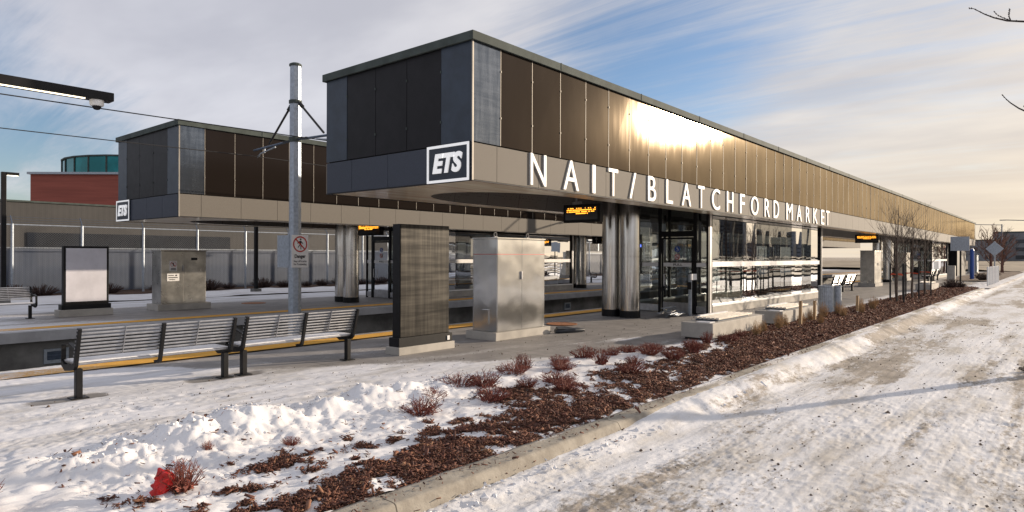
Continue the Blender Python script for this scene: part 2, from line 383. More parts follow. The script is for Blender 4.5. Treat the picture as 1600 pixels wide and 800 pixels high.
def vn(x, y, s=0.0):
    xi = np.floor(x); yi = np.floor(y); fx = x-xi; fy = y-yi; fx = fx*fx*(3-2*fx); fy = fy*fy*(3-2*fy)
    def h(i, j):
        q = np.sin(i*127.1+j*311.7+s*74.7)*43758.5453; return q-np.floor(q)
    return (h(xi, yi)*(1-fx)+h(xi+1, yi)*fx)*(1-fy)+(h(xi, yi+1)*(1-fx)+h(xi+1, yi+1)*fx)*fy
def fbm(x, y, s=0.0, o=4, g=.5):
    a = 0; k = 1.0; t = 0
    for i in range(o): a = a+k*vn(x*2**i+i*17.3, y*2**i+i*9.1, s+i); t += k; k *= g
    return a/t
def sst(x, a, b):
    q = np.clip((x-a)/(b-a), 0, 1); return q*q*(3-2*q)
def gridmesh(name, X, Y, Z, cover, mat):
    nx, ny = X.shape; me = bpy.data.meshes.new(name)
    co = np.stack([X, Y, Z], -1).reshape(-1, 3).astype(np.float32)
    me.vertices.add(nx*ny); me.vertices.foreach_set('co', co.ravel())
    i = np.arange(nx-1)[:, None]*ny+np.arange(ny-1)[None, :]
    q = np.stack([i, i+ny, i+ny+1, i+1], -1).reshape(-1, 4); nf = len(q)
    me.loops.add(nf*4); me.loops.foreach_set('vertex_index', q.ravel().astype(np.int32))
    me.polygons.add(nf); me.polygons.foreach_set('loop_start', np.arange(0, nf*4, 4, dtype=np.int32)); me.polygons.foreach_set('loop_total', np.full(nf, 4, dtype=np.int32))
    me.update(calc_edges=True); me.polygons.foreach_set('use_smooth', [True]*nf)
    at = me.attributes.new('cover', 'FLOAT', 'POINT'); at.data.foreach_set('value', cover.reshape(-1).astype(np.float32))
    me.materials.append(MAT[mat]); o = bpy.data.objects.new(name, me); COL.objects.link(o); o['kind'] = 'structure'; return o

# ================================================================ ground
def xs_log(a, b, step, pre):
    r = [a]
    while r[-1] < b: r.append(r[-1]+max(step, r[-1]*step/2.2))
    return np.array(list(pre)+r)
def walk_edge(x): return 6.45-.90*sst(x, 8.5, 12.6)-.12*sst(x, 2, 0)

# road
xs = xs_log(2.0, 500, .0100, np.arange(-8, 2.0, .12))
ys = np.concatenate([-np.geomspace(60, 1.2, 60), np.arange(-1.15, 3.78, .0125)])
X, Y = np.meshgrid(xs, ys, indexing='ij')
fade = np.exp(-np.maximum(X-4, 0)/28)
lat = Y+.035*X*0
h = (fbm(X*1.1, Y*2.4, 1, 4)-.5)*.030
tr = 0
rough_m = sst(fbm(X*.35, Y*1.6, 5, 3), .34, .66)
h += (fbm(X*8+.8*Y, Y*13, 2, 4, .65)-.5)*.022*rough_m
h += (fbm(X*21, Y*30, 3, 3, .7)-.5)*.011*(.45+.55*rough_m)
ridg = 1-np.abs(2*fbm(X*6.5+2*Y, Y*9-X*1.5, 6, 3, .6)-1); h += (ridg**4)*.008*sst(fbm(X*.5, Y*.9, 7, 2), .40, .62)
for c0, wd, ph, sk in ((.35, .13, .0, .02), (1.25, .14, .4, -.015), (1.9, .14, .2, .03), (2.75, .16, .1, .02), (3.25, .12, .5, -.01), (-.5, .14, .3, .01)):
    yc = c0+sk*(X-4)+.05*np.sin(X*.5+ph*9); d = (Y-yc)/wd; band = np.exp(-d**4)*sst(fbm(X*.6, Y*.3, 12+c0, 2), .25, .5)
    h += band*(-.008+.0042*np.sin(2*math.pi*(X+.5*np.abs(Y-yc)+.012*fbm(X*3, Y*3, 57, 2))/.085)*fade*sst(fbm(X*.9, Y*1.5, 58+c0, 3), .35, .62)+.012*(fbm(X*.5, (Y-sk*X)*24, 59+c0, 3)-.5)+.008*(fbm(X*12, Y*14, 56, 3)-.5))
    tr = tr+band
h += .010*(fbm(X*.22, (Y+.02*X)*11, 63, 4, .6)-.5)*2
bank = np.exp(-((Y-3.34)/.18)**2)*sst(fbm(X*1.4, Y*1.2, 21, 3), .38, .66)*.06*sst(X, 5.2, 7.5)*(.35+.65*sst(X, 40, 16))
h += bank
foot = sst(vn(X*3.1, Y*2.6+X*.6, 31), .80, .93)*sst(Y, 1.0, .4)*.02; h -= foot
cover = .57+.40*(fbm(X*.3, Y*1.1, 8, 4)-.5)*2-.10*tr+bank*1.5+.25*(fbm(X*.08, Y*.5, 15, 3)-.5)
cover += .2*sst(np.abs(Y-1.6), 1.0, 2.0)
cover -= .16*np.exp(-((Y-3.45)/.30)**2)*sst(X, 5, 8)*(.3+1.2*fbm(X*1.6, Y*5, 53, 4))
cover += .05+.5*(fbm(X*.10, Y*2.4, 49, 4)-.5)
cover -= .24*sst(fbm((X+1.1*Y)*.20, Y*1.2, 44, 5, .65), .56, .72)*sst(X, 5, 12)
cover += .5*(fbm(X*7, Y*16, 47, 4, .7)-.5)
Z = -.158+h*fade+.085*sst(Y+.10*(fbm(X*2.2, Y*0, 19, 4)-.5), 3.18, 3.56)*(.55+.45*sst(X, 3.5, 6))+.075*sst(Y+.16*(fbm(X*1.1, Y*0, 23, 4)-.5), 3.05, 3.55)*sst(X+1.6*(fbm(X*.8, Y*0, 29, 3)-.5), 5.8, 7.6)*(.72+.5*fbm(X*1.3, Y*2, 27, 4))*sst(X, 60, 30)
Z = Z-.06*sst(Y, 3.62, 3.76)
gridmesh('road', X, Y, Z, cover, 'road_snow')

# bed with the ploughed snow ridge
xs = xs_log(1.6, 46, .015, np.arange(-4, 1.6, .05))
sv = np.linspace(0, 1, 150)
X = np.repeat(xs[:, None], 150, 1); E0 = walk_edge(X); Y = 3.81+(E0+.42-3.81)*sv[None, :]
lat = (Y-3.81)/(E0-3.81)
edgey = E0-.10+.16*(fbm(X*1.6, Y*0, 3, 3)-.5)
amp = .13*sst(X, 8.2, 5.0)*(.55+.45*sst(X, 1.2, 2.6))+.035
amp += .13*np.exp(-((X-2.95)/.50)**2)+.05*np.exp(-((X-4.7)/.5)**2)
amp *= .48+.60*fbm(X*1.9, Y*2.0, 4, 3)
ridge = np.exp(-((Y-(edgey-.28))/.34)**2)
h = ridge*amp+.05*(fbm(X*2.6, Y*2.6, 6, 4)-.5)*sst(X, 16, 6)+.045*(fbm(X*5.5, Y*7, 8, 4, .6)-.5)
wx = X+.12*(fbm(X*3, Y*3, 141, 3)-.5); wy = Y+.12*(fbm(X*3, Y*3, 143, 3)-.5)
lump = np.maximum(fbm(wx*4.6, wy*5.2, 9, 5, .6)-.40, 0)*.16*sst(X, 9, 5)*sst(Y-edgey, -1.3, -.5)
lump += (np.abs(fbm(wx*9, wy*10, 145, 4, .6)-.5)*-.05+.012)*sst(X, 10, 4)*sst(lat, .25, .5)
pits = -.045*sst(vn(X*3.3+.5, Y*3.6, 51), .72, .92)*sst(X, 7.5, 4)*sst(lat, .35, .6)
h += lump+pits
h *= sst(Y-(E0+.12+.10*(fbm(X*3, Y*3, 2, 3)-.5)), .14, -.16)
h += .035*sst(lat, 0, .2)
Zb = h-.004-.09*sst(Y-(E0+.14), 0, .12)
nn = fbm(X*1.1, Y*1.6, 13, 4)-.5; n2_ = fbm(X*5, Y*6, 14, 3)-.5
front = 4.60+.33*np.clip(X-2.65, -1.5, 1.6)+.03*np.clip(X-4.3, 0, 6)+.30*sst(X, 10.5, 13.5)          # mulch shows on the road side of this line
cov = .62+.80*(Y-front)+1.6*nn+1.5*n2_
cov += 0*np.exp(-((Y-3.86)/.13)**2)*sst(X, 14, 5)*sst(fbm(X*1.2, Y*0+3, 61, 2), .25, .55)
cov -= .35*sst(X, 8, 14)
cl_ = fbm(X*6.5, Y*9, 201, 4, .65); clump = fbm(X*1.7+3, Y*2.4, 203, 3)
PRB = sst(-(Y-front)*1.15+3.8*(cl_-.5)+1.7*nn+2.2*(clump-.5)+.50*sst(X, 11, 16)-.58+.18*sst(X, 7, 11)-.30*sst(Y, 5.0, 5.6)*sst(X, 13, 10)+.9*(fbm(X*.55, Y*1.1, 207, 2)-.5)-.75*np.exp(-((Y-3.84)/.14)**2)*sst(X, 22, 8), -.42, .42)
cov = 1.0-1.15*PRB+.12*n2_
gridmesh('planting_bed', X, Y, Zb, cov, 'bed_snow')
BX, BY, BZ, BC = X, Y, Zb, cov
def bed_z(x, y):
    i = int(np.clip(np.searchsorted(xs, x), 1, len(xs)-1)); e = walk_edge(np.array([x]))[0]
    j = int(np.clip((y-3.81)/(e+.42-3.81)*149, 0, 149)); return float(BZ[i, j]), float(BC[i, j])

# kerb
xk = xs_log(1.6, 46, .03, np.arange(-4, 1.6, .2))
pr = [(3.42, -.25), (3.44, -.168), (3.50, -.155), (3.55, -.135), (3.57, -.09), (3.595, -.035), (3.605, -.017), (3.62, -.006), (3.66, -.002), (3.72, .000), (3.82, .002), (3.83, -.25)]
# subdivide the profile
pp = []
for (a0, b0), (a1, b1) in zip(pr[:-1], pr[1:]):
    for q in range(3): pp.append((a0+(a1-a0)*q/3, b0+(b1-b0)*q/3))
pp.append(pr[-1]); pp = np.array(pp)
X = np.repeat(xk[:, None], len(pp), 1); Y = np.repeat(pp[None, :, 0], len(xk), 0); Z = np.repeat(pp[None, :, 1], len(xk), 0)
Z = Z+.014*(fbm(X*3, Y*8, 71, 4, .6)-.5)+.008; Y = Y+.025*(fbm(X*1.7, Y*0, 73, 4)-.5)*sst(np.abs(Z), 0, .05)
curve = sst(X, 42, 46)*1.2
ck = .08+.46*sst(fbm(X*.9, Y*2.2, 77, 3), .36, .60)*sst(X, 5.0, 6.5)+.30*(fbm(X*5, Y*14, 79, 3)-.35)*sst(X, 3.2, 5)+.35*np.exp(-((Y-3.80)/.03)**2)
Y = Y+curve*0
gridmesh('kerb', X, Y, Z, ck, 'kerb_snow')

# walkway / near platform
xs = xs_log(1.2, 110, .017, np.arange(-10, 1.2, .06))
sv = np.linspace(0, 1, 230)
X = np.repeat(xs[:, None], 230, 1); E0 = np.where(X < 46, walk_edge(X)-.1, 3.3); Y = E0+(12.1-E0)*sv[None, :]**1.15
bnd = 8.55-.72*np.clip(X-6.6, -2.2, 3.2)+1.6*sst(X, 5.2, 3.0)+3.5*sst(X, 3.6, 2.4)
bnd = np.where(X > 45, 4.8, bnd)
cover = .5+.85*(bnd-Y)+.55*(fbm(X*.8, Y*1.5, 81, 4)-.5)+.20*sst(X, 4.4, 3.0)
cover = np.clip(cover, -.05, .80)
cover = np.maximum(cover, .36+.30*(fbm(X*.25, Y*1.7, 83, 4)-.5)*2*sst(X, 20, 6)-.15*sst(X, 10, 16))
cover += .38*sst(fbm(X*.5, Y*2.4, 88, 3), .55, .72)*np.exp(-((Y-7.0)/.9)**2)*np.exp(-((X-12.5)/2.4)**2)*1.2
for lx in (2.71, 4.53, 4.77, 6.66): cover -= .8*np.exp(-((X-lx+.1)/.42)**4-((Y-9.22)/.17)**4)
ystripe = np.exp(-((Y-11.45)/.27)**8); cover -= ystripe*.16
snowy = sst(cover, .35, .7)
fade = np.exp(-np.maximum(X-4, 0)/9)
h = snowy*(.006+.010*(fbm(X*2, Y*5, 91, 4)-.35))
tk = 0
for c0, sk in ((6.95, .0), (7.9, -.03), (8.35, .01), (7.35, .04)):
    yc = c0-.10*(X-4)+sk*(X-4); d = (Y-yc)/.15; band = np.exp(-d**4); tk = tk+band
    h += band*snowy*fade*(.003*np.sin(2*math.pi*(X*.9+1.2*np.abs(Y-yc))/.10)*sst(fbm(X*1.5, Y*2, 93, 2), .4, .6)+.026*(fbm(X*9, Y*13, 92, 4, .65)-.5)-.004)
cover -= tk*.09
h += snowy*.014*(fbm(X*.35, (Y+.10*X)*9, 97, 4, .6)-.5)*2
cover += snowy*.42*(fbm(X*.45, (Y+.10*X)*5, 98, 4, .6)-.56)
h += snowy*(fbm(X*12, Y*16, 94, 3, .65)-.5)*.013*fade
h -= snowy*.012*sst(vn(X*3.4, Y*4.2, 95), .78, .9)*sst(Y, 8.6, 8.0)
Z = h
gridmesh('platform', X, Y, Z, cover, 'walk_snow')
def strip(name, x0, x1, y0, y1, z, mat, covf, n=260, k=14):
    xs_ = np.concatenate([np.linspace(x0, 20, n), np.linspace(20, x1, n)[1:]]); ys_ = np.linspace(y0, y1, k)
    X, Y = np.meshgrid(xs_, ys_, indexing='ij'); return gridmesh(name, X, Y, np.full_like(X, z), covf(X, Y), mat)
snowmat('stripe_snow', (.60, .30, .035), (.68, .36, .05), (.74, .73, .74), (.62, .55, .48), 2.0, None, 60, .8, .5)
strip('tactile_strip', -10, 110, 11.20, 11.72, .0275, 'stripe_snow', lambda X, Y: .17+.36*sst(X, 5.6, 1.6)+.20*(fbm(X*1.2, Y*3, 87, 3)-.4)*sst(X, 9, 5))

# platform edges, track bed, far platform
b = MB(); b.box(-10, 110, 11.9, 12.1, -.24, -.0155); b.build('platform_edge', 'concrete_slab', kind='structure')
b = MB(); b.box(-10, 110, 11.70, 11.85, -1.0, -.24); b.build('platform_wall', 'concrete_dark', kind='structure')
b = MB(); b.box(-10, 110, 17.95, 18.15, -.24, -.004); b.build('platform_edge', 'concrete_slab', kind='structure')
b = MB(); b.box(-10, 110, 18.20, 18.35, -1.0, -.24); b.build('platform_wall', 'concrete_dark', kind='structure')
b = MB(); b.box(-10, 400, 11.85, 18.25, -1.1, -.95); b.build('track_bed', 'concrete_dark', kind='structure')
X, Y = np.meshgrid(np.concatenate([np.linspace(-12, 30, 400), np.linspace(30, 110, 120)[1:]]), np.linspace(18.15, 27.0, 120), indexing='ij')
cv = .18+.55*sst(X+(Y-20)*.35, 9.0, 3.5)+.5*(fbm(X*.5, Y*1.4, 101, 4)-.5)+.75*sst(Y, 23.3, 24.6)
gridmesh('platform_far', X, Y, np.zeros_like(X), np.clip(cv, -.1, 1), 'walk_snow')
strip('tactile_strip_far', -12, 110, 18.42, 18.94, .006, 'stripe_snow', lambda X, Y: .12+.42*sst(X, 6.5, 3.5))
X, Y = np.meshgrid(np.linspace(-12, 110, 500), np.linspace(27.0, 33, 60), indexing='ij')
Zs = .10+.14*(fbm(X*.7, Y*.9, 111, 3)-.4)-.1*sst(Y, 27.4, 27.0)
gridmesh('snow_verge', X, Y, Zs, .95-.9*sst(Y+.6*fbm(X, Y, 113, 3), 30.1, 30.7), 'bed_snow')

# the wide ground to the horizon
X, Y = np.meshgrid(np.concatenate([-np.geomspace(2500, 14, 30), np.linspace(-10, 110, 60), np.geomspace(120, 3000, 60)]), np.concatenate([-np.geomspace(2500, 20, 30), np.linspace(-15, 34, 30), np.geomspace(38, 2500, 30)]), indexing='ij')
Zg = np.full_like(X, -1.2)
Zg = np.where(Y < 3.3, -.30, Zg); Zg = np.where(Y > 32, -.3, Zg); Zg = np.where((X > 115), -.30, Zg)
gridmesh('ground', X, Y, Zg, .42+.3*(fbm(X*.02, Y*.05, 121, 3)-.5), 'ground_snow')
X, Y = np.meshgrid(np.linspace(100, 420, 160), np.linspace(3.8, 60, 80), indexing='ij')
gridmesh('brown_field', X, Y, -.1+.8*fbm(X*.12, Y*.2, 131, 3), .05+.4*(fbm(X*.05, Y*.2, 133, 3)-.5), 'ground_snow')
X, Y = np.meshgrid(np.linspace(58, 99, 120), np.linspace(3.9, 7.2, 30), indexing='ij')
gridmesh('planting_bed_far', X, Y, .02+.1*fbm(X, Y, 135, 3), .15+.8*(fbm(X*.4, Y*1.2, 137, 3)-.5), 'bed_snow')

# ================================================================ canopies
def canopy(y0, y1, x0, x1, zb, zf, zt, face, label, ets_at, letters=None, first=.70):
    """face = -1: the long face with the fine detail looks to -y"""
    c = thing('platform_canopy', label, 'canopy', (x0, (y0+y1)/2, 0))
    ym = (y0+y1)/2
    # core
    b = MB(); b.box(x0+.06, x1-.06, y0+.06, y1-.06, zf-.02, zt-.14); b.box(x0+.05, x1-.05, y0+.05, y1-.05, zb+.62, zf+.03); b.build('roof_core', 'joint', c)
    # long cladding panels, each very slightly out of true
    fbk = (MB(), MB()); rv = MB(); pw = .872; xx = x0+first; z0, z1 = zf+.025, zt-.13
    k = 0
    while xx < x1-.9:
        for yf, sg in ((y0, -1), (y1, 1)):
            t0, t1, t2 = (random.uniform(-.0035, .0035) for _ in range(3)); g = .009
            a, e = xx+g, min(xx+pw-g, x1-.72-g); yo = yf+sg*0.0; yi = yf-sg*.03
            vs_ = [(a, yo+t0, z0), (e, yo+t1, z0), (e, yo+t2+t1*.5, z1), (a, yo+t2-t1*.5, z1), (a, yi, z0), (e, yi, z0), (e, yi, z1), (a, yi, z1)]
            fbk[sg > 0].add(vs_, [(0, 1, 2, 3), (4, 7, 6, 5), (0, 4, 5, 1), (1, 5, 6, 2), (2, 6, 7, 3), (3, 7, 4, 0)])
            if xx < x0+40:
                for zz_ in (zf+.5, zf+1.3): rv.box(xx-.009, xx+.009, min(yf, yf+sg*.014)-.002, max(yf, yf+sg*.014)+.002, zz_-.016, zz_+.016)
        xx += pw; k += 1
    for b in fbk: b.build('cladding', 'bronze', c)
    rv.build('fastener', 'rivet', c)
    jb = MB(); xx = x0+first
    while xx < min(x1-.9, x0+60): jb.box(xx-.006, xx+.006, y0-.006, y0+.02, z0, z1); xx += pw
    jb.build('joint_strip', 'strip_metal', c)
    # corner panels
    b = MB()
    for yf in (y0, y1):
        s = 1 if yf == y0 else -1
        for a, e in ((x0+.012, x0+first-.012), (x1-.71, x1-.012)):
            b = MB(); b.box(a, e, min(yf, yf+s*.03), max(yf, yf+s*.03), zf+.025, zt-.13); b.build('corner_panel', 'zinc', c)
    wd = y1-y0; e0, e1 = .74, .70
    for xf, s in ((x0, 1), (x1, -1)):
        for a, e in ((y0+.012, y0+e0), (y1-e1, y1-.012)):
            b = MB(); b.box(min(xf, xf+s*.03), max(xf, xf+s*.03), a, e, zf+.025, zt-.13); b.build('corner_panel', 'zinc_shaded', c)
    n = 3
    for xf, s in ((x0, 1), (x1, -1)):
        for i in range(n):
            a = y0+e0+.012+(wd-e0-e1-.012)*i/n; e = y0+e0+(wd-e0-e1-.012)*(i+1)/n
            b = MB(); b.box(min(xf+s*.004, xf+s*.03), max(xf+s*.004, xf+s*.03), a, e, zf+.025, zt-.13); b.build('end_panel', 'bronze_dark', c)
    b = MB()
    for i in range(n+1):
        a = y0+e0+(wd-e0-e1)*i/n+.006*(i == 0)
        for zz_ in (zf+.42, zf+1.28): b.box(x0-.012, x0+.01, a-.012, a+.012, zz_-.02, zz_+.02)
    b.build('fastener', 'cap', c)
    b = MB(); b.box(x0-.012, x0+.02, y0-.012, y0+.01, zb, zt-.13); b.build('corner_trim', 'rivet', c)
    # cap
    b = MB(); b.box(x0-.05, x1+.05, y0-.05, y1+.05, zt-.125, zt-.0); 
    b.box(x0-.06, x1+.06, y0-.06, y0-.02, zt-.135, zt+.012); b.box(x0-.06, x1+.06, y1+.02, y1+.06, zt-.135, zt+.012)
    b.box(x0-.06, x0-.02, y0-.02, y1+.02, zt-.135, zt+.012)
    q = x0+2.4
    while q < x1:
        b.box(q-.02, q+.02, y0-.068, y0-.0, zt-.12, zt+.018); q += 3.1
    b.build('roof_edge', 'cap', c, bevel=.006)
    # fascia
    b = MB(); pw2 = 1.16; xx = x0+.6; g = .005; prev = x0+.004
    while prev < x1-.05:
        e = min(xx, x1)
        for yf, s in ((y0, 1), (y1, -1)):
            b.box(prev+g, e-g, min(yf-s*.01, yf+s*.04), max(yf-s*.01, yf+s*.04), zb+.012, zf)
        prev = e; xx += pw2
    b.box(x1-.04, x1-.005, y0+.05, y1-.05, zb+.012, zf)
    b.build('fascia', 'fascia', c)
    b = MB()
    ed = [y0+.003, y0+.72 if ets_at == 'near' else y0+.9]
    st = [y0+.042, y0+1.06, y0+2.15, y0+3.25, y1-.045]
    for a, e in zip(st[:-1], st[1:]): b.box(x0-.01, x0+.04, a+g, e-g, zb+.012, zf)
    b.build('end_fascia', 'fascia_shaded', c)
    b = MB(); b.box(x0+.0, x1-.0, y0+.0, y0+.045, zb-.008, zb+.012); b.box(x0+.0, x1-.0, y1-.045, y1, zb-.008, zb+.012); b.box(x0, x0+.045, y0+.045, y1-.045, zb-.008, zb+.012)
    b.build('drip_edge', 'joint', c)
    # soffit ring with a long round-ended recess
    bm = bmesh.new(); zs = zb+.004
    ra = (y1-y0)/2-.62; xa, xb = x0+1.35, x1-1.2; ins = []
    for i in range(25):
        th = math.pi/2+math.pi*i/24; ins.append((xa+ra*1.6+ra*1.6*math.cos(th), ym+ra*math.sin(th)))
    for i in range(25):
        th = -math.pi/2+math.pi*i/24; ins.append((xb-ra*1.6+ra*1.6*math.cos(th), ym+ra*math.sin(th)))
    outs = []
    for (a, d_) in ins:   # matching outer points
        if a < xa+ra*1.6-1e-6 or a > xb-ra*1.6+1e-6:
            xo = x0+.045 if a < (xa+xb)/2 else x1-.01
            cx_ = xa+ra*1.6 if a < (xa+xb)/2 else xb-ra*1.6
            dx, dy = a-cx_, d_-ym; tx = (xo-cx_)/dx if abs(dx) > 1e-6 else 1e9; ty = ((y1-.045 if dy > 0 else y0+.045)-ym)/dy if abs(dy) > 1e-6 else 1e9
            tt = min(tx, ty); outs.append((cx_+dx*tt, ym+dy*tt))
        else: outs.append((a, y1-.045 if d_ > ym else y0+.045))
    L = ORG[c.name]; sb = MB(); n_ = len(ins)
    vs_ = [(p[0], p[1], zs) for p in ins]+[(p[0], p[1], zs) for p in outs]
    fs_ = [(i, (i+1) % n_, n_+(i+1) % n_, n_+i) for i in range(n_)]
    sb.add(vs_, fs_)
    # true corners
    for cx_, cy_ in ((x0+.045, y0+.045), (x0+.045, y1-.045), (x1-.01, y0+.045), (x1-.01, y1-.045)):
        best = None
        for i in range(n_):
            o1, o2 = outs[i], outs[(i+1) % n_]
            if abs(o1[0]-o2[0]) > 1e-4 and abs(o1[1]-o2[1]) > 1e-4:
                if abs(o1[0]-cx_) < 2.5 and abs(o1[1]-cy_) < 2.5: best = (o1, o2)
        if best: sb.add([(best[0][0], best[0][1], zs), (cx_, cy_, zs), (best[1][0], best[1][1], zs)], [(0, 1, 2)])
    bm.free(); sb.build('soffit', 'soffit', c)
    rb = MB(); zc = zb+.46
    vs_ = [(p[0], p[1], zs) for p in ins]+[(p[0]+.0, ym+(p[1]-ym)*.93, zc) for p in ins]
    rb.add(vs_, [(i, (i+1) % n_, n_+(i+1) % n_, n_+i) for i in range(n_)]+[tuple(range(n_, 2*n_))])
    rb.build('ceiling_recess', 'perforated', c)
    # sign
    if ets_at == 'near': a0, a1 = y0+1.03, y0+.02
    else: a0, a1 = y1-.02, y1-1.05
    s_ = MB(); s_.box(x0-.05, x0-.012, a1, a0, zb-.005, zf+.01); sg = s_.build('logo_sign', 'navy', c)
    f_ = MB(); X0, X1 = x0-.062, x0-.052; tz = .045
    f_.box(X0, X1, a1, a0, zb-.005, zb-.005+tz); f_.box(X0, X1, a1, a0, zf+.01-tz, zf+.01); f_.box(X0, X1, a1, a1+tz, zb-.005+tz, zf+.01-tz); f_.box(X0, X1, a0-tz, a0, zb-.005+tz, zf+.01-tz)
    f_.build('sign_border', 'white_added_glow', sg)
    put_text('sign_letters', 'ETS', 'white_added_glow', (a0-.15, a1+.15, zb+.15, zf-.13), 'x', x0-.0515, sg, bold=.045, shear=.22, depth=.02)
    if letters:
        for ch, a, e in letters:
            zt_ = zb+.625; zl = zb+.045
            bold = .0
            put_text('name_letter', ch, 'white', (a, e, zl, zt_), 'y', y0-.012, c, bold=bold, depth=.03)
    return c
M('zinc_shaded', (.024, .036, .056), .45, .15, ns=2.5, amp=.2, rvar=.12, bump=.03, bs=50)  # end-face copy of zinc, shade painted in as a darker blue
LET = [('N', 9.31, 9.78), ('A', 10.33, 10.85), ('I', 11.34, 11.45), ('T', 11.96, 12.34), ('/', 12.84, 13.12), ('B', 13.68, 14.06), ('L', 14.59, 14.93), ('A', 15.43, 15.95), ('T', 16.39, 16.77), ('C', 17.27, 17.8), ('H', 18.3, 18.76), ('F', 19.29, 19.65), ('O', 20.18, 20.8), ('R', 21.36, 21.82), ('D', 22.21, 22.72), ('M', 23.51, 24.17), ('A', 24.64, 25.2), ('R', 25.72, 26.2), ('K', 26.66, 27.2), ('E', 27.72, 28.12), ('T', 28.4, 28.86)]
canopy(7.47, 11.60, 7.82, 85.0, 3.0, 3.62, 5.43, -1, 'long bronze clad canopy with the white station name on its fascia', 'near', LET)
canopy(18.5, 22.9, 7.82, 85.0, 2.80, 3.42, 5.43, -1, 'second dark canopy beyond the tracks with its logo sign at the far corner', 'far')

# ================================================================ column pairs
def col_pair(x, y, label, zt=3.42):
    c = thing('canopy_column', label, 'column', (x, y, 0), 'stainless steel column pairs under the canopies')
    for dx, dy in ((-.04, -.335), (.06, .335)):
        b = MB(); cx, cy = x+dx, y+dy
        b.lathe(cx, cy, [(.285, .20), (.285, 1.735), (.278, 1.738), (.278, 1.752), (.285, 1.755), (.285, zt)], 40)
        b.build('steel_shaft', 'steel', c, smooth=True)
        b = MB(); b.lathe(cx, cy, [(.295, 0.0), (.295, .20)], 32); b.build('base_ring', 'black', c, smooth=True)
    return c
for x, lb in ((16.65, 'pair of steel columns between the hanging departure screen and the near shelter'), (34.0, 'steel column pair just past the near glass shelter'), (52.0, 'steel column pair behind the group of saplings'), (72.5, 'farthest steel column pair of the near canopy')):
    col_pair(x, 9.93, lb)
for x, lb in ((14.9, 'steel column pair beside the catenary pole under the far canopy'), (30.1, 'steel column pair of the far canopy seen next to the silver cabinet'), (46.0, 'far canopy column pair seen past the shelter glass'), (62.0, 'farthest column pair of the far canopy')):
    col_pair(x, 20.75, lb, 3.22)

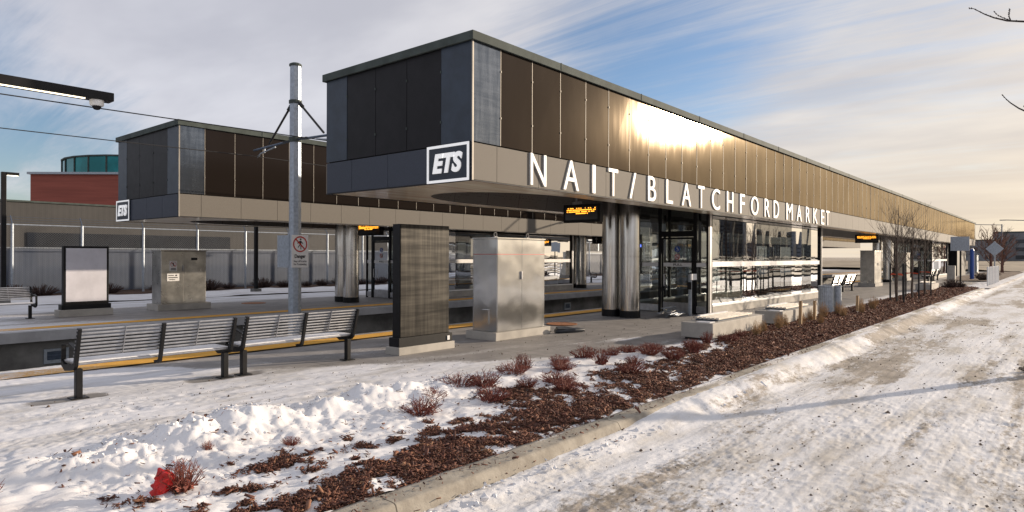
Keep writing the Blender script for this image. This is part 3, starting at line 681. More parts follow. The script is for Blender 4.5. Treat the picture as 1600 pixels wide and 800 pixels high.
# ================================================================ glass shelters
def shelter(x0, x1, y0, y1, zt, label, door, near, panes):
    """door=(ya,yb) in the end wall at x0"""
    s = thing('glass_shelter', label, 'shelter', (x0, (y0+y1)/2, 0))
    b = MB()
    for ya in (y0, y1-.12):
        b.box(x0+.30, x1, ya, ya+.12, 0, .24)
    b.box(x1-.12, x1, y0+.12, y1-.12, 0, .24)
    b.build('base_wall', 'concrete', s, bevel=.006)
    b = MB()
    for ya in (y0, y1-.12): b.box(x0+.26, x1, ya-.02, ya+.14, .243, .30)
    b.build('sill', 'white', s, bevel=.004)
    g = (x1-x0-.3)/panes
    fr = MB()
    for yy in ((y0+.06, y1-.06)):
        for i in range(panes):
            a = x0+.3+g*i; t0, t1 = random.uniform(-.006, .006), random.uniform(-.006, .006)
            p = MB(); yq = yy
            p.add([(a+.006, yq+t0, .30), (a+g-.006, yq+t1, .30), (a+g-.006, yq+t1+t0, zt), (a+.006, yq, zt)], [(0, 1, 2, 3)])
            p.build('glass_pane', 'glass', s)
    for i in range(panes+1):        # slim posts inside
        a = x0+.3+g*i
        if i % 2 == 0:
            q_ = MB(); q_.box(a-.04, a+.04, y1-.20, y1-.125, .3, zt); q_.build('post', 'black', s); 
            pass
    fr.box(x0, x0+.07, y0, y0+.07, 0, zt); fr.box(x0, x0+.07, y1-.07, y1, 0, zt); fr.box(x1-.07, x1, y0-.0, y0+.07, 0.3, zt)
    fr.box(x0, x0+.07, door[0]-.09, door[0]-.0, 0, zt); fr.box(x0, x0+.07, door[1], door[1]+.09, 0, zt)
    fr.box(x0+.005, x0+.065, door[0], door[1], 2.36, 2.53); fr.box(x0+.005, x0+.065, y0+.07, y1-.07, zt-.08, zt)
    fr.box(x0+.20, x0+.28, y0, y0+.07, 0, zt)
    fr.build('frame', 'black', s)
    b = MB(); b.box(x0+.08, x0+.19, y0-.012, y0+.05, 0, zt); b.box(x1, x1+.08, y0-.02, y0+.1, 0, zt); b.build('corner_post', 'rod', s)
    for a, e in ((y0+.07, door[0]-.09), (door[1]+.09, y1-.07)):
        if e-a > .15:
            p = MB(); p.add([(x0+.03, a, .25), (x0+.03, e, .25), (x0+.03, e, zt-.08), (x0+.03, a, zt-.08)], [(0, 1, 2, 3)]); p.build('glass_pane', 'glass_clear', s)
            p = MB(); p.box(x0+.01, x0+.05, a, e, .05, .25); p.build('kick_plate', 'rod', s)
            p = MB(); p.box(x0+.018, x0+.026, a, e, 1.44, 1.56); p.build('glass_band', 'sign_white', s)
    p = MB(); p.add([(x0+.03, door[0], 2.53), (x0+.03, door[1], 2.53), (x0+.03, door[1], zt-.08), (x0+.03, door[0], zt-.08)], [(0, 1, 2, 3)]); p.build('transom_pane', 'glass_clear', s)
    # end wall at x1
    p = MB(); p.add([(x1-.06, y0+.12, .24), (x1-.06, y1-.12, .24), (x1-.06, y1-.12, zt), (x1-.06, y0+.12, zt)], [(0, 1, 2, 3)]); p.build('glass_pane', 'glass_clear', s)
    # white manifestation band
    p = MB(); p.box(x0+.3, x1-.0, y0+.038, y0+.046, 1.44, 1.60); p.build('glass_band', 'sign_white', s)
    p = MB(); p.box(x0+.3, x1, y1-.046, y1-.038, 1.44, 1.60); p.build('glass_band', 'sign_white', s)
    # door leaf
    d0, d1 = door[0]+.02, door[1]-.02
    lf = MB(); lf.box(x0+.02, x0+.06, d0, d0+.05, .02, 2.34); lf.box(x0+.02, x0+.06, d1-.05, d1, .02, 2.34); lf.box(x0+.02, x0+.06, d0+.05, d1-.05, 2.28, 2.34)
    dl = lf.build('door', 'black', s)
    p = MB(); p.add([(x0+.04, d0+.05, .34), (x0+.04, d1-.05, .34), (x0+.04, d1-.05, 2.28), (x0+.04, d0+.05, 2.28)], [(0, 1, 2, 3)]); p.build('door_pane', 'glass_clear', dl)
    p = MB(); p.box(x0+.022, x0+.058, d0+.05, d1-.05, .02, .34); p.build('kick_plate', 'rod', dl)
    p = MB(); hy = d1-.12; p.tube([(x0+.03, hy, .85), (x0-.06, hy, .85), (x0-.06, hy, 1.2), (x0+.03, hy, 1.2)], .014, 8); p.build('handle', 'rod', dl)
    p = MB(); p.box(x0+.028, x0+.036, d0+.05, d1-.05, 1.44, 1.56); bd = p.build('door_band', 'sign_white', dl)
    put_text('lettering', 'PULL', 'label_black', (door[0]+(door[1]-door[0])*.62, door[0]+(door[1]-door[0])*.34, 1.465, 1.535), 'x', x0+.0275, dl, depth=.003, bold=.01)
    cy = (d0+d1)/2
    p = MB(); p.tube([(x0+.030, cy, 1.98), (x0+.036, cy, 1.98)], .095, 20); p.build('accessible_decal', 'blue', dl)
    p = MB(); p.tube([(x0+.029, cy+.01, 2.035), (x0+.025, cy+.01, 2.035)], .014, 8)
    p.bar((x0+.027, cy+.01, 2.015), (x0+.027, cy, 1.975), .006, .014); p.bar((x0+.027, cy, 1.975), (x0+.027, cy-.035, 1.975), .006, .012); p.bar((x0+.027, cy-.035, 1.975), (x0+.027, cy-.05, 1.94), .006, .012)
    for i in range(9):
        a1_, a2_ = R(60+i*28), R(60+(i+1)*28); p.bar((x0+.027, cy+.008+.042*math.cos(a1_), 1.962+.042*math.sin(a1_)), (x0+.027, cy+.008+.042*math.cos(a2_), 1.962+.042*math.sin(a2_)), .006, .01)
    p.build('wheelchair_symbol', 'sign_white', dl)
    p = MB(); p.tube([(x0+.031, cy, 1.74), (x0+.036, cy, 1.74)], .092, 20); p.build('no_smoking_decal', 'sign_white', dl)
    p = MB()
    for i in range(20):
        a1_, a2_ = R(i*18), R((i+1)*18); p.bar((x0+.027, cy+.078*math.cos(a1_), 1.74+.078*math.sin(a1_)), (x0+.027, cy+.078*math.cos(a2_), 1.74+.078*math.sin(a2_)), .006, .018)
    p.bar((x0+.026, cy+.055, 1.795), (x0+.026, cy-.055, 1.685), .004, .016); p.build('red_ring', 'red', dl)
    p = MB(); p.bar((x0+.029, cy+.05, 1.73), (x0+.029, cy-.05, 1.73), .004, .018); p.build('cigarette_mark', 'label_black', dl)
    if near:
        p = MB(); p.box(x0-.02, x0+.0, y1-.62, y1-.56, 1.2, 2.45); p.build('light_strip', 'black', s)
        p = MB(); p.box(x0-.024, x0-.0201, y1-.61, y1-.57, 2.05, 2.13); p.build('indicator_lamp', 'blue_light', s)
    return s
shelter(18.7, 30.4, 8.15, 11.0, 3.40, 'near glass waiting shelter with white band under the station name', (8.63, 9.71), True, 9)
shelter(17.2, 28.6, 20.0, 22.6, 3.20, 'far glass shelter across the tracks behind the silver cabinet', (21.1, 22.15), False, 9)
shelter(62.0, 71.0, 8.3, 11.0, 3.40, 'small glass shelter near the far end of the near canopy', (8.7, 9.7), False, 7)
shelter(44.0, 55.0, 20.0, 22.6, 3.20, 'glass shelter farther along the far platform', (21.1, 22.15), False, 9)
# dark closed room at the end
c = thing('elevator_room', 'dark closed room under the far end of the near canopy', 'room', (75, 9.6, 0))
b = MB(); b.box(75, 82, 8.0, 11.2, 0, 3.42); b.build('wall', 'bronze_dark', c)
b = MB(); b.box(74.96, 74.998, 8.6, 9.9, 0.02, 2.5); b.build('door', 'black', c)
b = MB(); b.box(74.94, 74.959, 8.95, 9.05, 2.7, 2.8); b.build('indicator_lamp', 'red_light', c)

# ================================================================ departure screens
def pid(x, y0, y1, zb, zc, label, rows=True):
    s = thing('departure_screen', label, 'screen', (x, (y0+y1)/2, zb))
    b = MB(); b.box(x, x+.16, y0, y1, zb, zb+.47); h_ = b.build('housing', 'black', s, bevel=.01)
    b = MB(); b.box(x-.006, x-.001, y0+.07, y1-.07, zb+.07, zb+.40); b.build('display', 'led_off', s)
    b = MB(); ym = y1-(y1-y0)*.32; b.box(x+.03, x+.13, ym-.14, ym+.10, zb+.47, zb+.55); b.tube([(x+.08, ym, zb+.55), (x+.08, ym, zc)], .025, 8); b.build('bracket', 'rod', s)
    b = MB(); random.seed(int(x)+3)
    W_ = (y1-y0)-.24
    for r_, (sp, ln) in enumerate(((.55, 1.0), (.95, 1.0), (.8, 1.0), (.9, .4))):
        z_ = zb+.355-.045*r_; q = 0.0
        while q < ln*W_-.02:
            seg = random.uniform(.012, .03)
            if random.random() < sp: b.box(x-.011, x-.0065, y1-.12-(W_*.32 if r_ == 3 else 0)-q-seg, y1-.12-(W_*.32 if r_ == 3 else 0)-q, z_, z_+.024)
            q += seg+.008
    b.build('amber_text', 'amber', s)
    return s
pid(14.2, 9.08, 10.22, 2.63, 3.45, 'hanging departure screen beside the nearest steel columns')
pid(41.0, 8.0, 9.2, 2.55, 3.45, 'departure screen with amber text above the far row of near benches')
pid(15.9, 20.0, 21.5, 2.53, 3.25, 'departure screen under the far canopy beside the catenary pole')
pid(36.0, 20.0, 21.3, 2.45, 3.25, 'departure screen farther down the far platform seen past the shelter')
pid(55.0, 20.2, 21.5, 2.45, 3.25, 'smallest departure screen seen through the far shelter')
s = thing('direction_sign', 'black hanging direction sign with white arrow beside the far columns', 'sign', (31.0, 20.4, 2.5))
b = MB(); b.box(31.4, 31.5, 19.2, 20.6, 2.45, 2.85); b.box(31.43, 31.47, 19.8, 19.85, 2.85, 3.2); b.build('panel', 'black', s)
b = MB(); b.box(31.385, 31.397, 19.25, 19.95, 2.6, 2.75); b.build('amber_text', 'amber_dim' if 'amber_dim' in MAT else 'yellow', s)
b = MB(); b.bar((31.39, 20.3, 2.55), (31.39, 20.3, 2.75), .008, .03, up=(0, 1, 0)); b.prism([(20.3-.09, 2.70), (20.3+.09, 2.70), (20.3, 2.81)], 'x', 31.386, 31.394); b.build('arrow', 'sign_white', s)

# ================================================================ benches
def make_bench(label):
    L_ = 1.82; s = thing('bench', label, 'bench', (0, 0, 0), 'metal slat benches on the platforms')
    for sx_ in (-1, 1):
        x = sx_*(L_/2)
        b = MB(); b.box(x-.035, x+.035, -.045, .045, .012, .36); b.box(x-.095, x+.095, -.09, .09, 0, .014); b.build('leg', 'black', s, bevel=.004)
        o = sx_*.05; xa = x+o
        prof = [(.42, .43), (.40, .36), (.28, .31), (.10, .33), (-.04, .35), (-.10, .40), (-.235, .86), (-.175, .87), (-.045, .44), (.02, .41), (.30, .39), (.37, .43)]
        b = MB(); b.prism(prof, 'x', xa-.02, xa+.02); b.build('side_frame', 'black', s, bevel=.003)
        b = MB(); b.bar((xa, .385, .42), (xa, .37, .62), .05, .012, up=(0, 1, 0)); b.bar((xa, .375, .625), (xa, .12, .665), .05, .014); b.bar((xa, .12, .665), (xa, -.15, .60), .05, .014)
        b.build('armrest', 'black', s)
    b = MB(); prof = [(.08, .345), (.05, .325), (-.05, .325), (-.10, .36), (-.235, .86), (-.19, .865), (-.07, .40), (-.04, .36), (.03, .36)]
    b.prism(prof, 'x', -.022, .022); b.build('back_bracket', 'black', s, bevel=.003)
    b = MB(); rv = MB()
    for i in range(8):
        t_ = i/7; y = -.075-.115*t_; z = .53+.315*t_
        b.tube([(-L_/2-.05, y, z), (L_/2+.05, y, z)], .0135, 8)
    for x in (-L_/4, L_/4): b.bar((x, -.10, .515), (x, -.213, .855), .02, .008, up=(1, 0, 0))
    b.build('backrest', 'rod', s, smooth=True)
    for sx_ in (-1, 1):
        for i in range(8):
            t_ = i/7; y = -.075-.125*t_; z = .53+.315*t_; xx = sx_*(L_/2+.072); rv.box(min(xx-.004, xx+.004), max(xx-.004, xx+.004), y-.01, y+.01, z-.01, z+.01)
    rv.build('bolt', 'rod', s)
    b = MB()
    for i in range(9):
        y = -.02+.047*i; z = .418+.008*math.sin(i/8*3)-(.0 if i < 8 else -.01); b.tube([(-L_/2-.05, y, z), (L_/2+.05, y, z)], .0135, 8)
    b.build('seat', 'rod', s, smooth=True)
    b = MB(); b.box(-L_/2-.03, L_/2+.03, -.03, .37, .434, .447); b.build('snow_layer', 'snow_plain', s)
    return s
M('snow_plain', (.70, .70, .72), .8, 0, ns=8, amp=.05, bump=.4, bs=30)
bp = make_bench('')
B = [((3.62, 9.2, 0), 0, 'nearest slatted bench, leftmost of the front pair on the snowy platform'),
     ((5.72, 9.2, 0), 0, 'slatted bench between the nearest bench and the dark steel panel'),
     ((34.3, 8.55, 0), 0, 'sunlit bench next to the shelter beyond the rubbish bin'),
     ((36.6, 8.55, 0), 0, 'sunlit bench right before the tall grey cabinet under the canopy'),
     ((56.0, 7.6, 0), 0, 'bench behind the saplings, nearer of two by the concrete block'),
     ((58.6, 7.6, 0), 0, 'bench behind the saplings, farther of two by the concrete block'),
     ((4.3, 21.6, 0), math.pi, 'bench across the tracks at the left edge beside the blank poster case'),
     ((33.4, 24.2, 0), math.pi, 'snowy bench across the tracks seen right of the far columns'),
     ((35.9, 24.2, 0), math.pi, 'second snowy bench across the tracks right of the far columns'),
     ((47.0, 24.3, 0), math.pi, 'far bench seen past the end of the near shelter'),
     ((49.4, 24.3, 0), math.pi, 'farthest bench seen past the end of the near shelter')]
for i, (l, r, lb) in enumerate(B): place(bp, i > 0, l, r, lb)
for i in range(0): pass

# ================================================================ panel, cabinets, poster case
p = thing('steel_panel', 'tall dark brushed steel information panel beside the front benches', 'panel', (8.14, 9.05, 0))
b = MB(); b.box(7.47, 8.83, 8.88, 9.25, 0, .14); b.build('plinth', 'concrete', p, bevel=.008)
b = MB(); b.box(7.50, 8.80, 8.915, 9.19, .14, .30); b.build('skirt', 'black', p, bevel=.004)
b = MB(); b.box(7.545, 8.745, 8.955, 9.15, .30, 2.31); b.build('core', 'black', p, bevel=.004)
b = MB(); b.box(7.56, 8.735, 8.945, 8.9545, .31, 2.30); b.box(7.56, 8.735, 9.1505, 9.16, .31, 2.30); b.build('face_sheet', 'plaid_steel', p)
b = MB(); b.box(8.66, 8.72, 8.90, 8.9145, .17, .25); b.build('small_label', 'sign_white', p)

def cabinet(x0, x1, y0, y1, h, pl, label, mat='steel_sheet', fancy=True, z_seam=1.78):
    c = thing('equipment_cabinet', label, 'cabinet', ((x0+x1)/2, (y0+y1)/2, 0))
    b = MB(); b.box(x0-.12, x1+.14, y0-.08, y1+.10, 0, pl); b.build('plinth', 'concrete', c, bevel=.01)
    b = MB(); b.box(x0, x1, y0, y1, pl, h-.035); b.build('body', mat, c, bevel=.006)
    xm = x0+(x1-x0)*.5
    for a, e in ((x0+.005, xm-.004), (xm+.004, x1-.005)):
        b = MB(); b.box(a, e, y0-.014, y0-.001, pl+.015, h-.045); d_ = b.build('door', mat, c, bevel=.003)
    b = MB(); b.box(xm-.05, xm-.02, y0-.05, y0-.0145, 1.25, 1.42); b.build('handle', 'rod', c, bevel=.004)
    b = MB(); b.box(x0-.02, x1+.02, y0-.03, y1+.02, h-.033, h); b.build('lid', mat, c, bevel=.004)
    if fancy:
        b = MB(); b.box(x0-.006, x1+.002, y0-.0195, y0-.0145, z_seam, z_seam+.012); b.box(x0-.006, x0-.001, y0-.012, y1, z_seam, z_seam+.012); b.build('red_stripe', 'red', c)
        for px_ in (x0+.08, x1-.45):
            b = MB()
            for i in range(10):
                a1_, a2_ = R(i*36), R((i+1)*36); b.bar((px_+.045*math.cos(a1_), y0+.12, h+.055+.045*math.sin(a1_)), (px_+.045*math.cos(a2_), y0+.12, h+.055+.045*math.sin(a2_)), .016)
            b.box(px_-.05, px_+.05, y0+.09, y0+.15, h, h+.012); b.build('lifting_eye', 'rod', c)
        b = MB()
        for i in range(46): b.box(x0-.012, x0-.001, y1-.02, y1-.008, pl+.04+i*.04, pl+.065+i*.04)
        b.build('hinge', 'rod', c)
        b = MB(); b.box(x0-.03, x0-.001, y0+.22, y0+.40, pl+.16, pl+.46); b.build('service_hatch', mat, c, bevel=.004)
    return c
cabinet(10.17, 11.77, 9.0, 9.68, 2.14, .17, 'tall silver equipment cabinet with a red stripe beside the steel columns')
c2 = cabinet(8.6, 10.0, 21.62, 22.3, 1.90, .2, 'stainless cabinet with warning stickers standing on the far platform', 'steel_dull', False)
b = MB(); b.box(8.85, 9.08, 21.60, 21.6055, 1.24, 1.56); st = b.build('warning_sticker', 'sign_white', c2)
b = MB()
for i in range(18):
    a1_, a2_ = R(i*20), R((i+1)*20); b.bar((8.965+.085*math.cos(a1_), 21.597, 1.45+.085*math.sin(a1_)), (8.965+.085*math.cos(a2_), 21.597, 1.45+.085*math.sin(a2_)), .004, .02, up=(0, 1, 0))
b.bar((8.91, 21.597, 1.51), (8.02+1.0, 21.597, 1.39), .004, .02); b.build('red_ring', 'red', st)
b = MB(); b.box(8.955, 8.98, 21.595, 21.5985, 1.40, 1.50); b.box(8.89, 9.04, 21.595, 21.5985, 1.30, 1.325); b.box(8.88, 9.05, 21.595, 21.5985, 1.265, 1.285); b.build('sticker_print', 'label_black', st)
b = MB(); b.box(8.78, 9.15, 21.60, 21.6055, .92, 1.16); st = b.build('notice_sticker', 'sign_white', c2)
b = MB(); b.box(8.82, 8.98, 21.595, 21.5985, 1.09, 1.11); b.box(8.82, 9.10, 21.595, 21.5985, 1.02, 1.045); b.box(8.85, 9.02, 21.595, 21.5985, .96, .98); b.box(9.03, 9.08, 21.595, 21.5985, 1.08, 1.12); b.build('sticker_print', 'label_black', st)
b = MB(); b.box(9.52, 9.72, 21.60, 21.6055, 1.58, 1.66); b.build('number_plate', 'label_black', c2)

cabinet(43.4, 45.2, 8.7, 9.45, 2.15, .2, 'tall grey cabinet between the far bench row and the saplings', 'steel_dull', False)
cabinet(56.5, 58.0, 9.2, 9.9, 2.1, .2, 'farther steel cabinet hidden behind the saplings', 'steel_dull', False)
cabinet(88.0, 89.6, 7.6, 8.4, 2.0, .15, 'pale cabinet beyond the far end of the near canopy', 'galv', False)

p = thing('poster_case', 'black framed poster case with blank white sheet on the far platform', 'poster case', (6.5, 21.4, 0))
b = MB(); b.box(5.80, 7.16, 21.32, 21.72, 0, .2); b.build('plinth', 'concrete', p, bevel=.01)
b = MB(); b.box(5.88, 7.12, 21.36, 21.66, .2, .34); b.box(5.93, 7.07, 21.40, 21.56, .34, 1.99); b.build('frame', 'black', p, bevel=.006)
b = MB(); b.box(5.99, 7.01, 21.39, 21.3985, .42, 1.93); b.build('blank_sheet', 'poster', p)

# ================================================================ catenary poles, wires, lamps
def make_pole(x, label, sign=False):
    c = thing('catenary_pole', label, 'catenary pole', (x, 15.0, -.95), 'catenary poles between the tracks')
    b = MB(); b.lathe(x, 15, [(.17, -.95), (.155, 2), (.135, 6.55)], 8); b.build('shaft', 'galv', c)
    b = MB(); b.lathe(x, 15, [(.155, 6.55), (.155, 6.60), (.10, 6.63)], 12); b.build('cap', 'cap', c)
    b = MB(); b.box(x-.3, x+.3, 14.7, 15.3, -.97, -.92); b.lathe(x, 15, [(.16, 5.60), (.16, 5.68)], 12); b.lathe(x, 15, [(.16, 4.62), (.16, 4.74)], 12); b.build('clamp', 'cap', c)
    for s in (1, -1):
        b = MB(); b.tube([(x, 15+s*.15, 5.62), (x, 15+s*1.25, 4.72)], .028, 8); b.build('stay', 'joint', c)
        b = MB(); b.tube([(x, 15+s*.15, 4.68), (x, 15+s*2.05, 4.62)], .032, 8); b.build('arm', 'galv_dark', c)
        b = MB(); b.tube([(x, 15+s*.95, 4.60), (x, 15+s*1.7, 4.50), (x, 15+s*1.85, 4.42)], .02, 8); b.tube([(x, 15+s*1.5, 4.64), (x, 15+s*1.5, 4.5)], .02, 6); b.build('steady_arm', 'galv', c)
        b = MB()
        for q in (.28, .36, .44, .52): b.lathe(x, 15+s*q, [(.045, 4.655), (.045, 4.70)], 8)
        for q in (0, .05, .10): b.tube([(x, 15+s*(.2+q), 5.58-q*.8), (x, 15+s*(.225+q), 5.56-q*.8)], .05, 8)
        b.build('insulator', 'label_black', c)
    return c
M('galv_dark', (.10, .13, .18), .45, .6, ns=8, amp=.2)
poles = [make_pole(9.2, 'nearest galvanised catenary pole with the danger sign'), make_pole(31.0, 'second catenary pole hidden behind the near canopy columns'), make_pole(53.0, 'third catenary pole far along the tracks'), make_pole(75.0, 'fourth catenary pole near the end of the canopies')]
for y, lb in ((16.8, 'overhead contact wire above the far track'), (13.2, 'overhead contact wire above the near track')):
    pts = []
    for i in range(0, 121):
        x = -14+i*1.0; xm = ((x-9.2) % 22)/22; pts.append((x, y, 4.43-.10*4*xm*(1-xm)))
    b = MB(); b.tube(pts, .011, 5); o = b.build('contact_wire', 'joint'); tag(o, lb, 'wire')
pts = [(-14+i, 16.95 if i < 200 else 0, 5.36-.1*4*(((-14+i-9.2) % 22)/22)*(1-((-14+i-9.2) % 22)/22)) for i in range(25)]
b = MB(); b.tube(pts+[(9.2, 15.16, 5.5)][:0], .011, 5); 
sg = thing('danger_sign', 'white danger sign with red ring on the nearest catenary pole', 'sign', (9.2, 14.8, 1.85))
sx0, sx1 = 8.99, 9.46; zb0, zb1 = 1.44, 2.26; YS = 14.80
b = MB(); b.box(sx0, sx1, YS, YS+.012, zb0, zb1); b.build('plate', 'sign_white', sg, bevel=.003)
b = MB(); cx, cz, rr = (sx0+sx1)/2, 2.03, .185
for i in range(28):
    a1_, a2_ = R(i*360/28), R((i+1)*360/28); b.bar((cx+rr*math.cos(a1_), YS-.004, cz+rr*math.sin(a1_)), (cx+rr*math.cos(a2_), YS-.004, cz+rr*math.sin(a2_)), .004, .034, up=(0, 1, 0)) if False else b.add([(cx+(rr-.017)*math.cos(a1_), YS-.003, cz+(rr-.017)*math.sin(a1_)), (cx+(rr+.017)*math.cos(a1_), YS-.003, cz+(rr+.017)*math.sin(a1_)), (cx+(rr+.017)*math.cos(a2_), YS-.003, cz+(rr+.017)*math.sin(a2_)), (cx+(rr-.017)*math.cos(a2_), YS-.003, cz+(rr-.017)*math.sin(a2_))], [(0, 1, 2, 3)])
q = rr*.707; n_ = .012
b.add([(cx-q-n_, YS-.006, cz+q-n_), (cx-q+n_, YS-.006, cz+q+n_), (cx+q+n_, YS-.006, cz-q+n_), (cx+q-n_, YS-.006, cz-q-n_)], [(0, 1, 2, 3)])
b.build('red_ring', 'red', sg)
b = MB(); b.tube([(cx+.01, YS-.002, cz+.125), (cx+.01, YS-.004, cz+.125)], .024, 12)
def fl(pts): b.add([(cx+p_[0], YS-.002, cz+p_[1]) for p_ in pts], [tuple(range(len(pts)))])
fl([(-.02, .085), (.035, .085), (.03, -.01), (-.02, -.01)]); fl([(-.02, -.01), (.005, -.01), (-.05, -.09), (-.07, -.08)]); fl([(.005, -.01), (.03, -.01), (.03, -.13), (.008, -.13)]); fl([(-.02, .08), (-.01, .05), (-.075, .01), (-.085, .03)]); fl([(.03, .08), (.03, .05), (.075, .0), (.085, .02)])
b.build('walker_symbol', 'label_black', sg)
put_text('lettering', 'Danger', 'label_black', (sx0+.08, sx1-.08, 1.655, 1.775), 'y', YS-.001, sg, bold=.03, depth=.003)
put_text('lettering', 'Stay off tracks', 'label_black', (sx0+.055, sx1-.055, 1.565, 1.625), 'y', YS-.001, sg, bold=.01, depth=.003)
put_text('lettering', 'No Trespassing', 'label_black', (sx0+.055, sx1-.055, 1.49, 1.55), 'y', YS-.001, sg, bold=.01, depth=.003)
sgb = thing('sign_plate', 'pale metal plate edge behind the danger sign on the pole', 'plate', (8.95, 15.1, 1.85))
b = MB(); b.box(9.03, 9.05, 15.0, 15.55, 1.44, 2.26); b.box(9.05, 9.10, 15.0, 15.1, 1.8, 1.9); b.build('plate', 'galv', sgb)

# platform lamp with dome camera (post stands just outside the picture)
lp = thing('platform_lamp', 'lit black strip lamp arm holding a white dome camera', 'street lamp', (.7, 10.0, 0))
b = MB(); b.box(.63, .77, 9.93, 10.07, 0, 3.90); b.build('post', 'black', lp, bevel=.01)
b = MB(); b.box(.77, 3.33, 9.90, 10.10, 3.83, 3.945); b.build('arm', 'black', lp, bevel=.008)
b = MB(); b.box(1.2, 3.0, 9.945, 9.985, 3.822, 3.8295); b.build('lamp_strip', 'led_white', lp)
b = MB(); b.lathe(3.15, 10.0, [(.085, 3.83), (.085, 3.78), (.078, 3.755), (.05, 3.75)][::-1], 24); cm = b.build('dome_camera', 'white', lp, smooth=True)
b = MB(); b.lathe(3.15, 10.0, [(.012, 3.70), (.035, 3.707), (.052, 3.73), (.055, 3.7545)], 20); b.build('dome_glass', 'black', cm, smooth=True)
def far_lamp(x, y, h, label, hd):
    l = thing('platform_lamp', label, 'street lamp', (x, y, 0))
    b = MB(); b.box(x-.07, x+.07, y-.07, y+.07, .2, h); b.build('post', 'black', l, bevel=.01)
    b = MB(); b.box(x-.17, x+.17, y-.17, y+.17, 0.05, .26); b.build('footing', 'concrete_dark', l)
    b = MB(); b.box(x+.07, x+.07+hd, y-.08, y+.08, h-.10, h); b.build('arm', 'black', l)
    b = MB(); b.box(x+.1, x+.05+hd, y-.05, y+.05, h-.115, h-.1005); b.build('lamp_strip', 'led_white', l)
far_lamp(5.9, 27.6, 4.55, 'black lamp post in front of the chain link fence beside the brick building', .35)
far_lamp(15.0, 27.6, 4.55, 'black lamp post between the steel cabinet and the catenary pole', .35)
far_lamp(27.0, 27.6, 4.55, 'black lamp post behind the far glass shelter', .35)

# ================================================================ fence, walls, buildings to the left
fc = thing('chain_link_fence', 'tall chain link fence with outward barbed arms beyond the far platform', 'fence', (20, 31, 0))
b = MB(); b.add([(-18, 31, .05), (95, 31, .05), (95, 31, 2.9), (-18, 31, 2.9)], [(0, 1, 2, 3)]); b.build('wire_mesh', 'chainlink', fc)
b = MB(); b.tube([(-18, 31, 2.9), (95, 31, 2.9)], .025, 6); b.build('top_rail', 'galv', fc)
b = MB()
for z, y in ((3.0, 31.08), (3.1, 31.16), (3.2, 31.24)): b.tube([(-18, y, z), (95, y, z)], .006, 4)
b.build('barbed_wire', 'galv_dark', fc)
x = 6.9-2.35*10
while x < 95:
    b = MB(); b.tube([(x, 31, 0), (x, 31, 2.93)], .05, 10); po = b.build('post', 'galv', fc)
    b = MB(); b.tube([(x, 31, 2.93), (x, 31.27, 3.25)], .018, 6); b.build('barb_arm', 'galv_dark', po)
    x += 2.35
def corrug(name, x0, x1, y, z0, z1, mat, parent, pitch=.24, d=.05):
    b = MB(); n = int((x1-x0)/pitch); vs_ = []; fs_ = []
    for i in range(n):
        xa = x0+i*pitch
        for dx, dy in ((0, 0), (.4, 0), (.5, d), (.9, d)): vs_.append((xa+dx*pitch, y+dy, z0)); vs_.append((xa+dx*pitch, y+dy, z1))
    for k in range(len(vs_)//2-1): fs_.append((2*k, 2*k+2, 2*k+3, 2*k+1))
    b.add(vs_, fs_); return b.build(name, mat, parent)
cw = thing('corrugated_wall', 'low light grey corrugated metal wall right behind the chain link fence', 'wall', (20, 33, 0))
corrug('metal_sheet', -18, 95, 33, 0, 2.0, 'siding_light', cw, .2, .0015)
b = MB(); b.box(-18, 95, 32.97, 33.06, 2.0, 2.05); b.build('coping', 'galv', cw)
bl = thing('grey_building', 'long grey clad building with a dark window band behind the fence', 'building', (20, 45, 0))
corrug('cladding', -40, 47, 45, -.3, 4.7, 'siding', bl, .3, .0015)
b = MB(); b.box(-40, 47, 45.05, 60, -.3, 4.68); b.build('wall', 'siding', bl)
b = MB(); b.box(-40, 47, 44.93, 45.1, 4.70, 4.80); b.build('roof_edge', 'cap', bl)
b = MB(); b.box(10.7, 22.5, 44.94, 44.99, 1.9, 3.0); wb = b.build('window_band', 'window_dark', bl)
b = MB(); b.box(-40, 47, 44.95, 44.99, 1.8, 1.87); b.build('trim_line', 'galv_dark', bl)
b2 = thing('warehouse', 'blue windowed depot hall seen under the canopies behind the fence', 'building', (70, 45, 0))
b = MB(); b.box(47.5, 130, 45, 62, -.3, 6.5); b.build('wall', 'warehouse_blue' if 'warehouse_blue' in MAT else 'tower2', b2)
for i in range(12):
    x = 49+i*6.2; b = MB(); b.box(x, x+4.6, 44.93, 44.99, 2.4, 5.2); wn = b.build('window', 'window_dark', b2)
    b = MB(); b.box(x+2.2, x+2.4, 44.88, 44.925, 2.4, 5.2); b.box(x, x+4.6, 44.88, 44.925, 3.7, 3.8); b.build('frame', 'galv', wn)
bb = thing('brick_building', 'red brick building with a dark roof edge behind the grey building', 'building', (30, 84, 0))
def quad_pts(o_, g=0): 
    A_ = Vector((21.8, 90.4)); r_ = Vector((.645, -.764)); d_ = Vector((.764, .645))
    return [tuple(A_-r_*g-d_*g), tuple(A_+r_*22-d_*g), tuple(A_+r_*22+d_*16), tuple(A_-r_*g+d_*16)]
b = MB(); b.prism(quad_pts(0), 'z', 0, 10.9); b.build('wall', 'brick', bb)
b = MB(); b.prism(quad_pts(0, .25), 'z', 10.9, 11.15); b.build('roof_edge', 'galv', bb)
tg = thing('glass_rotunda', 'round teal glass roof storey above the brick building', 'building', (38.2, 97.4, 11))
b = MB(); b.lathe(38.2, 97.4, [(11, 11.2), (11, 13.9)], 28); b.build('glass_wall', 'teal_glass', tg)
b = MB(); b.lathe(38.2, 97.4, [(11.15, 13.9), (11.15, 14.1)], 28); b.build('roof', 'cap', tg)
b = MB()
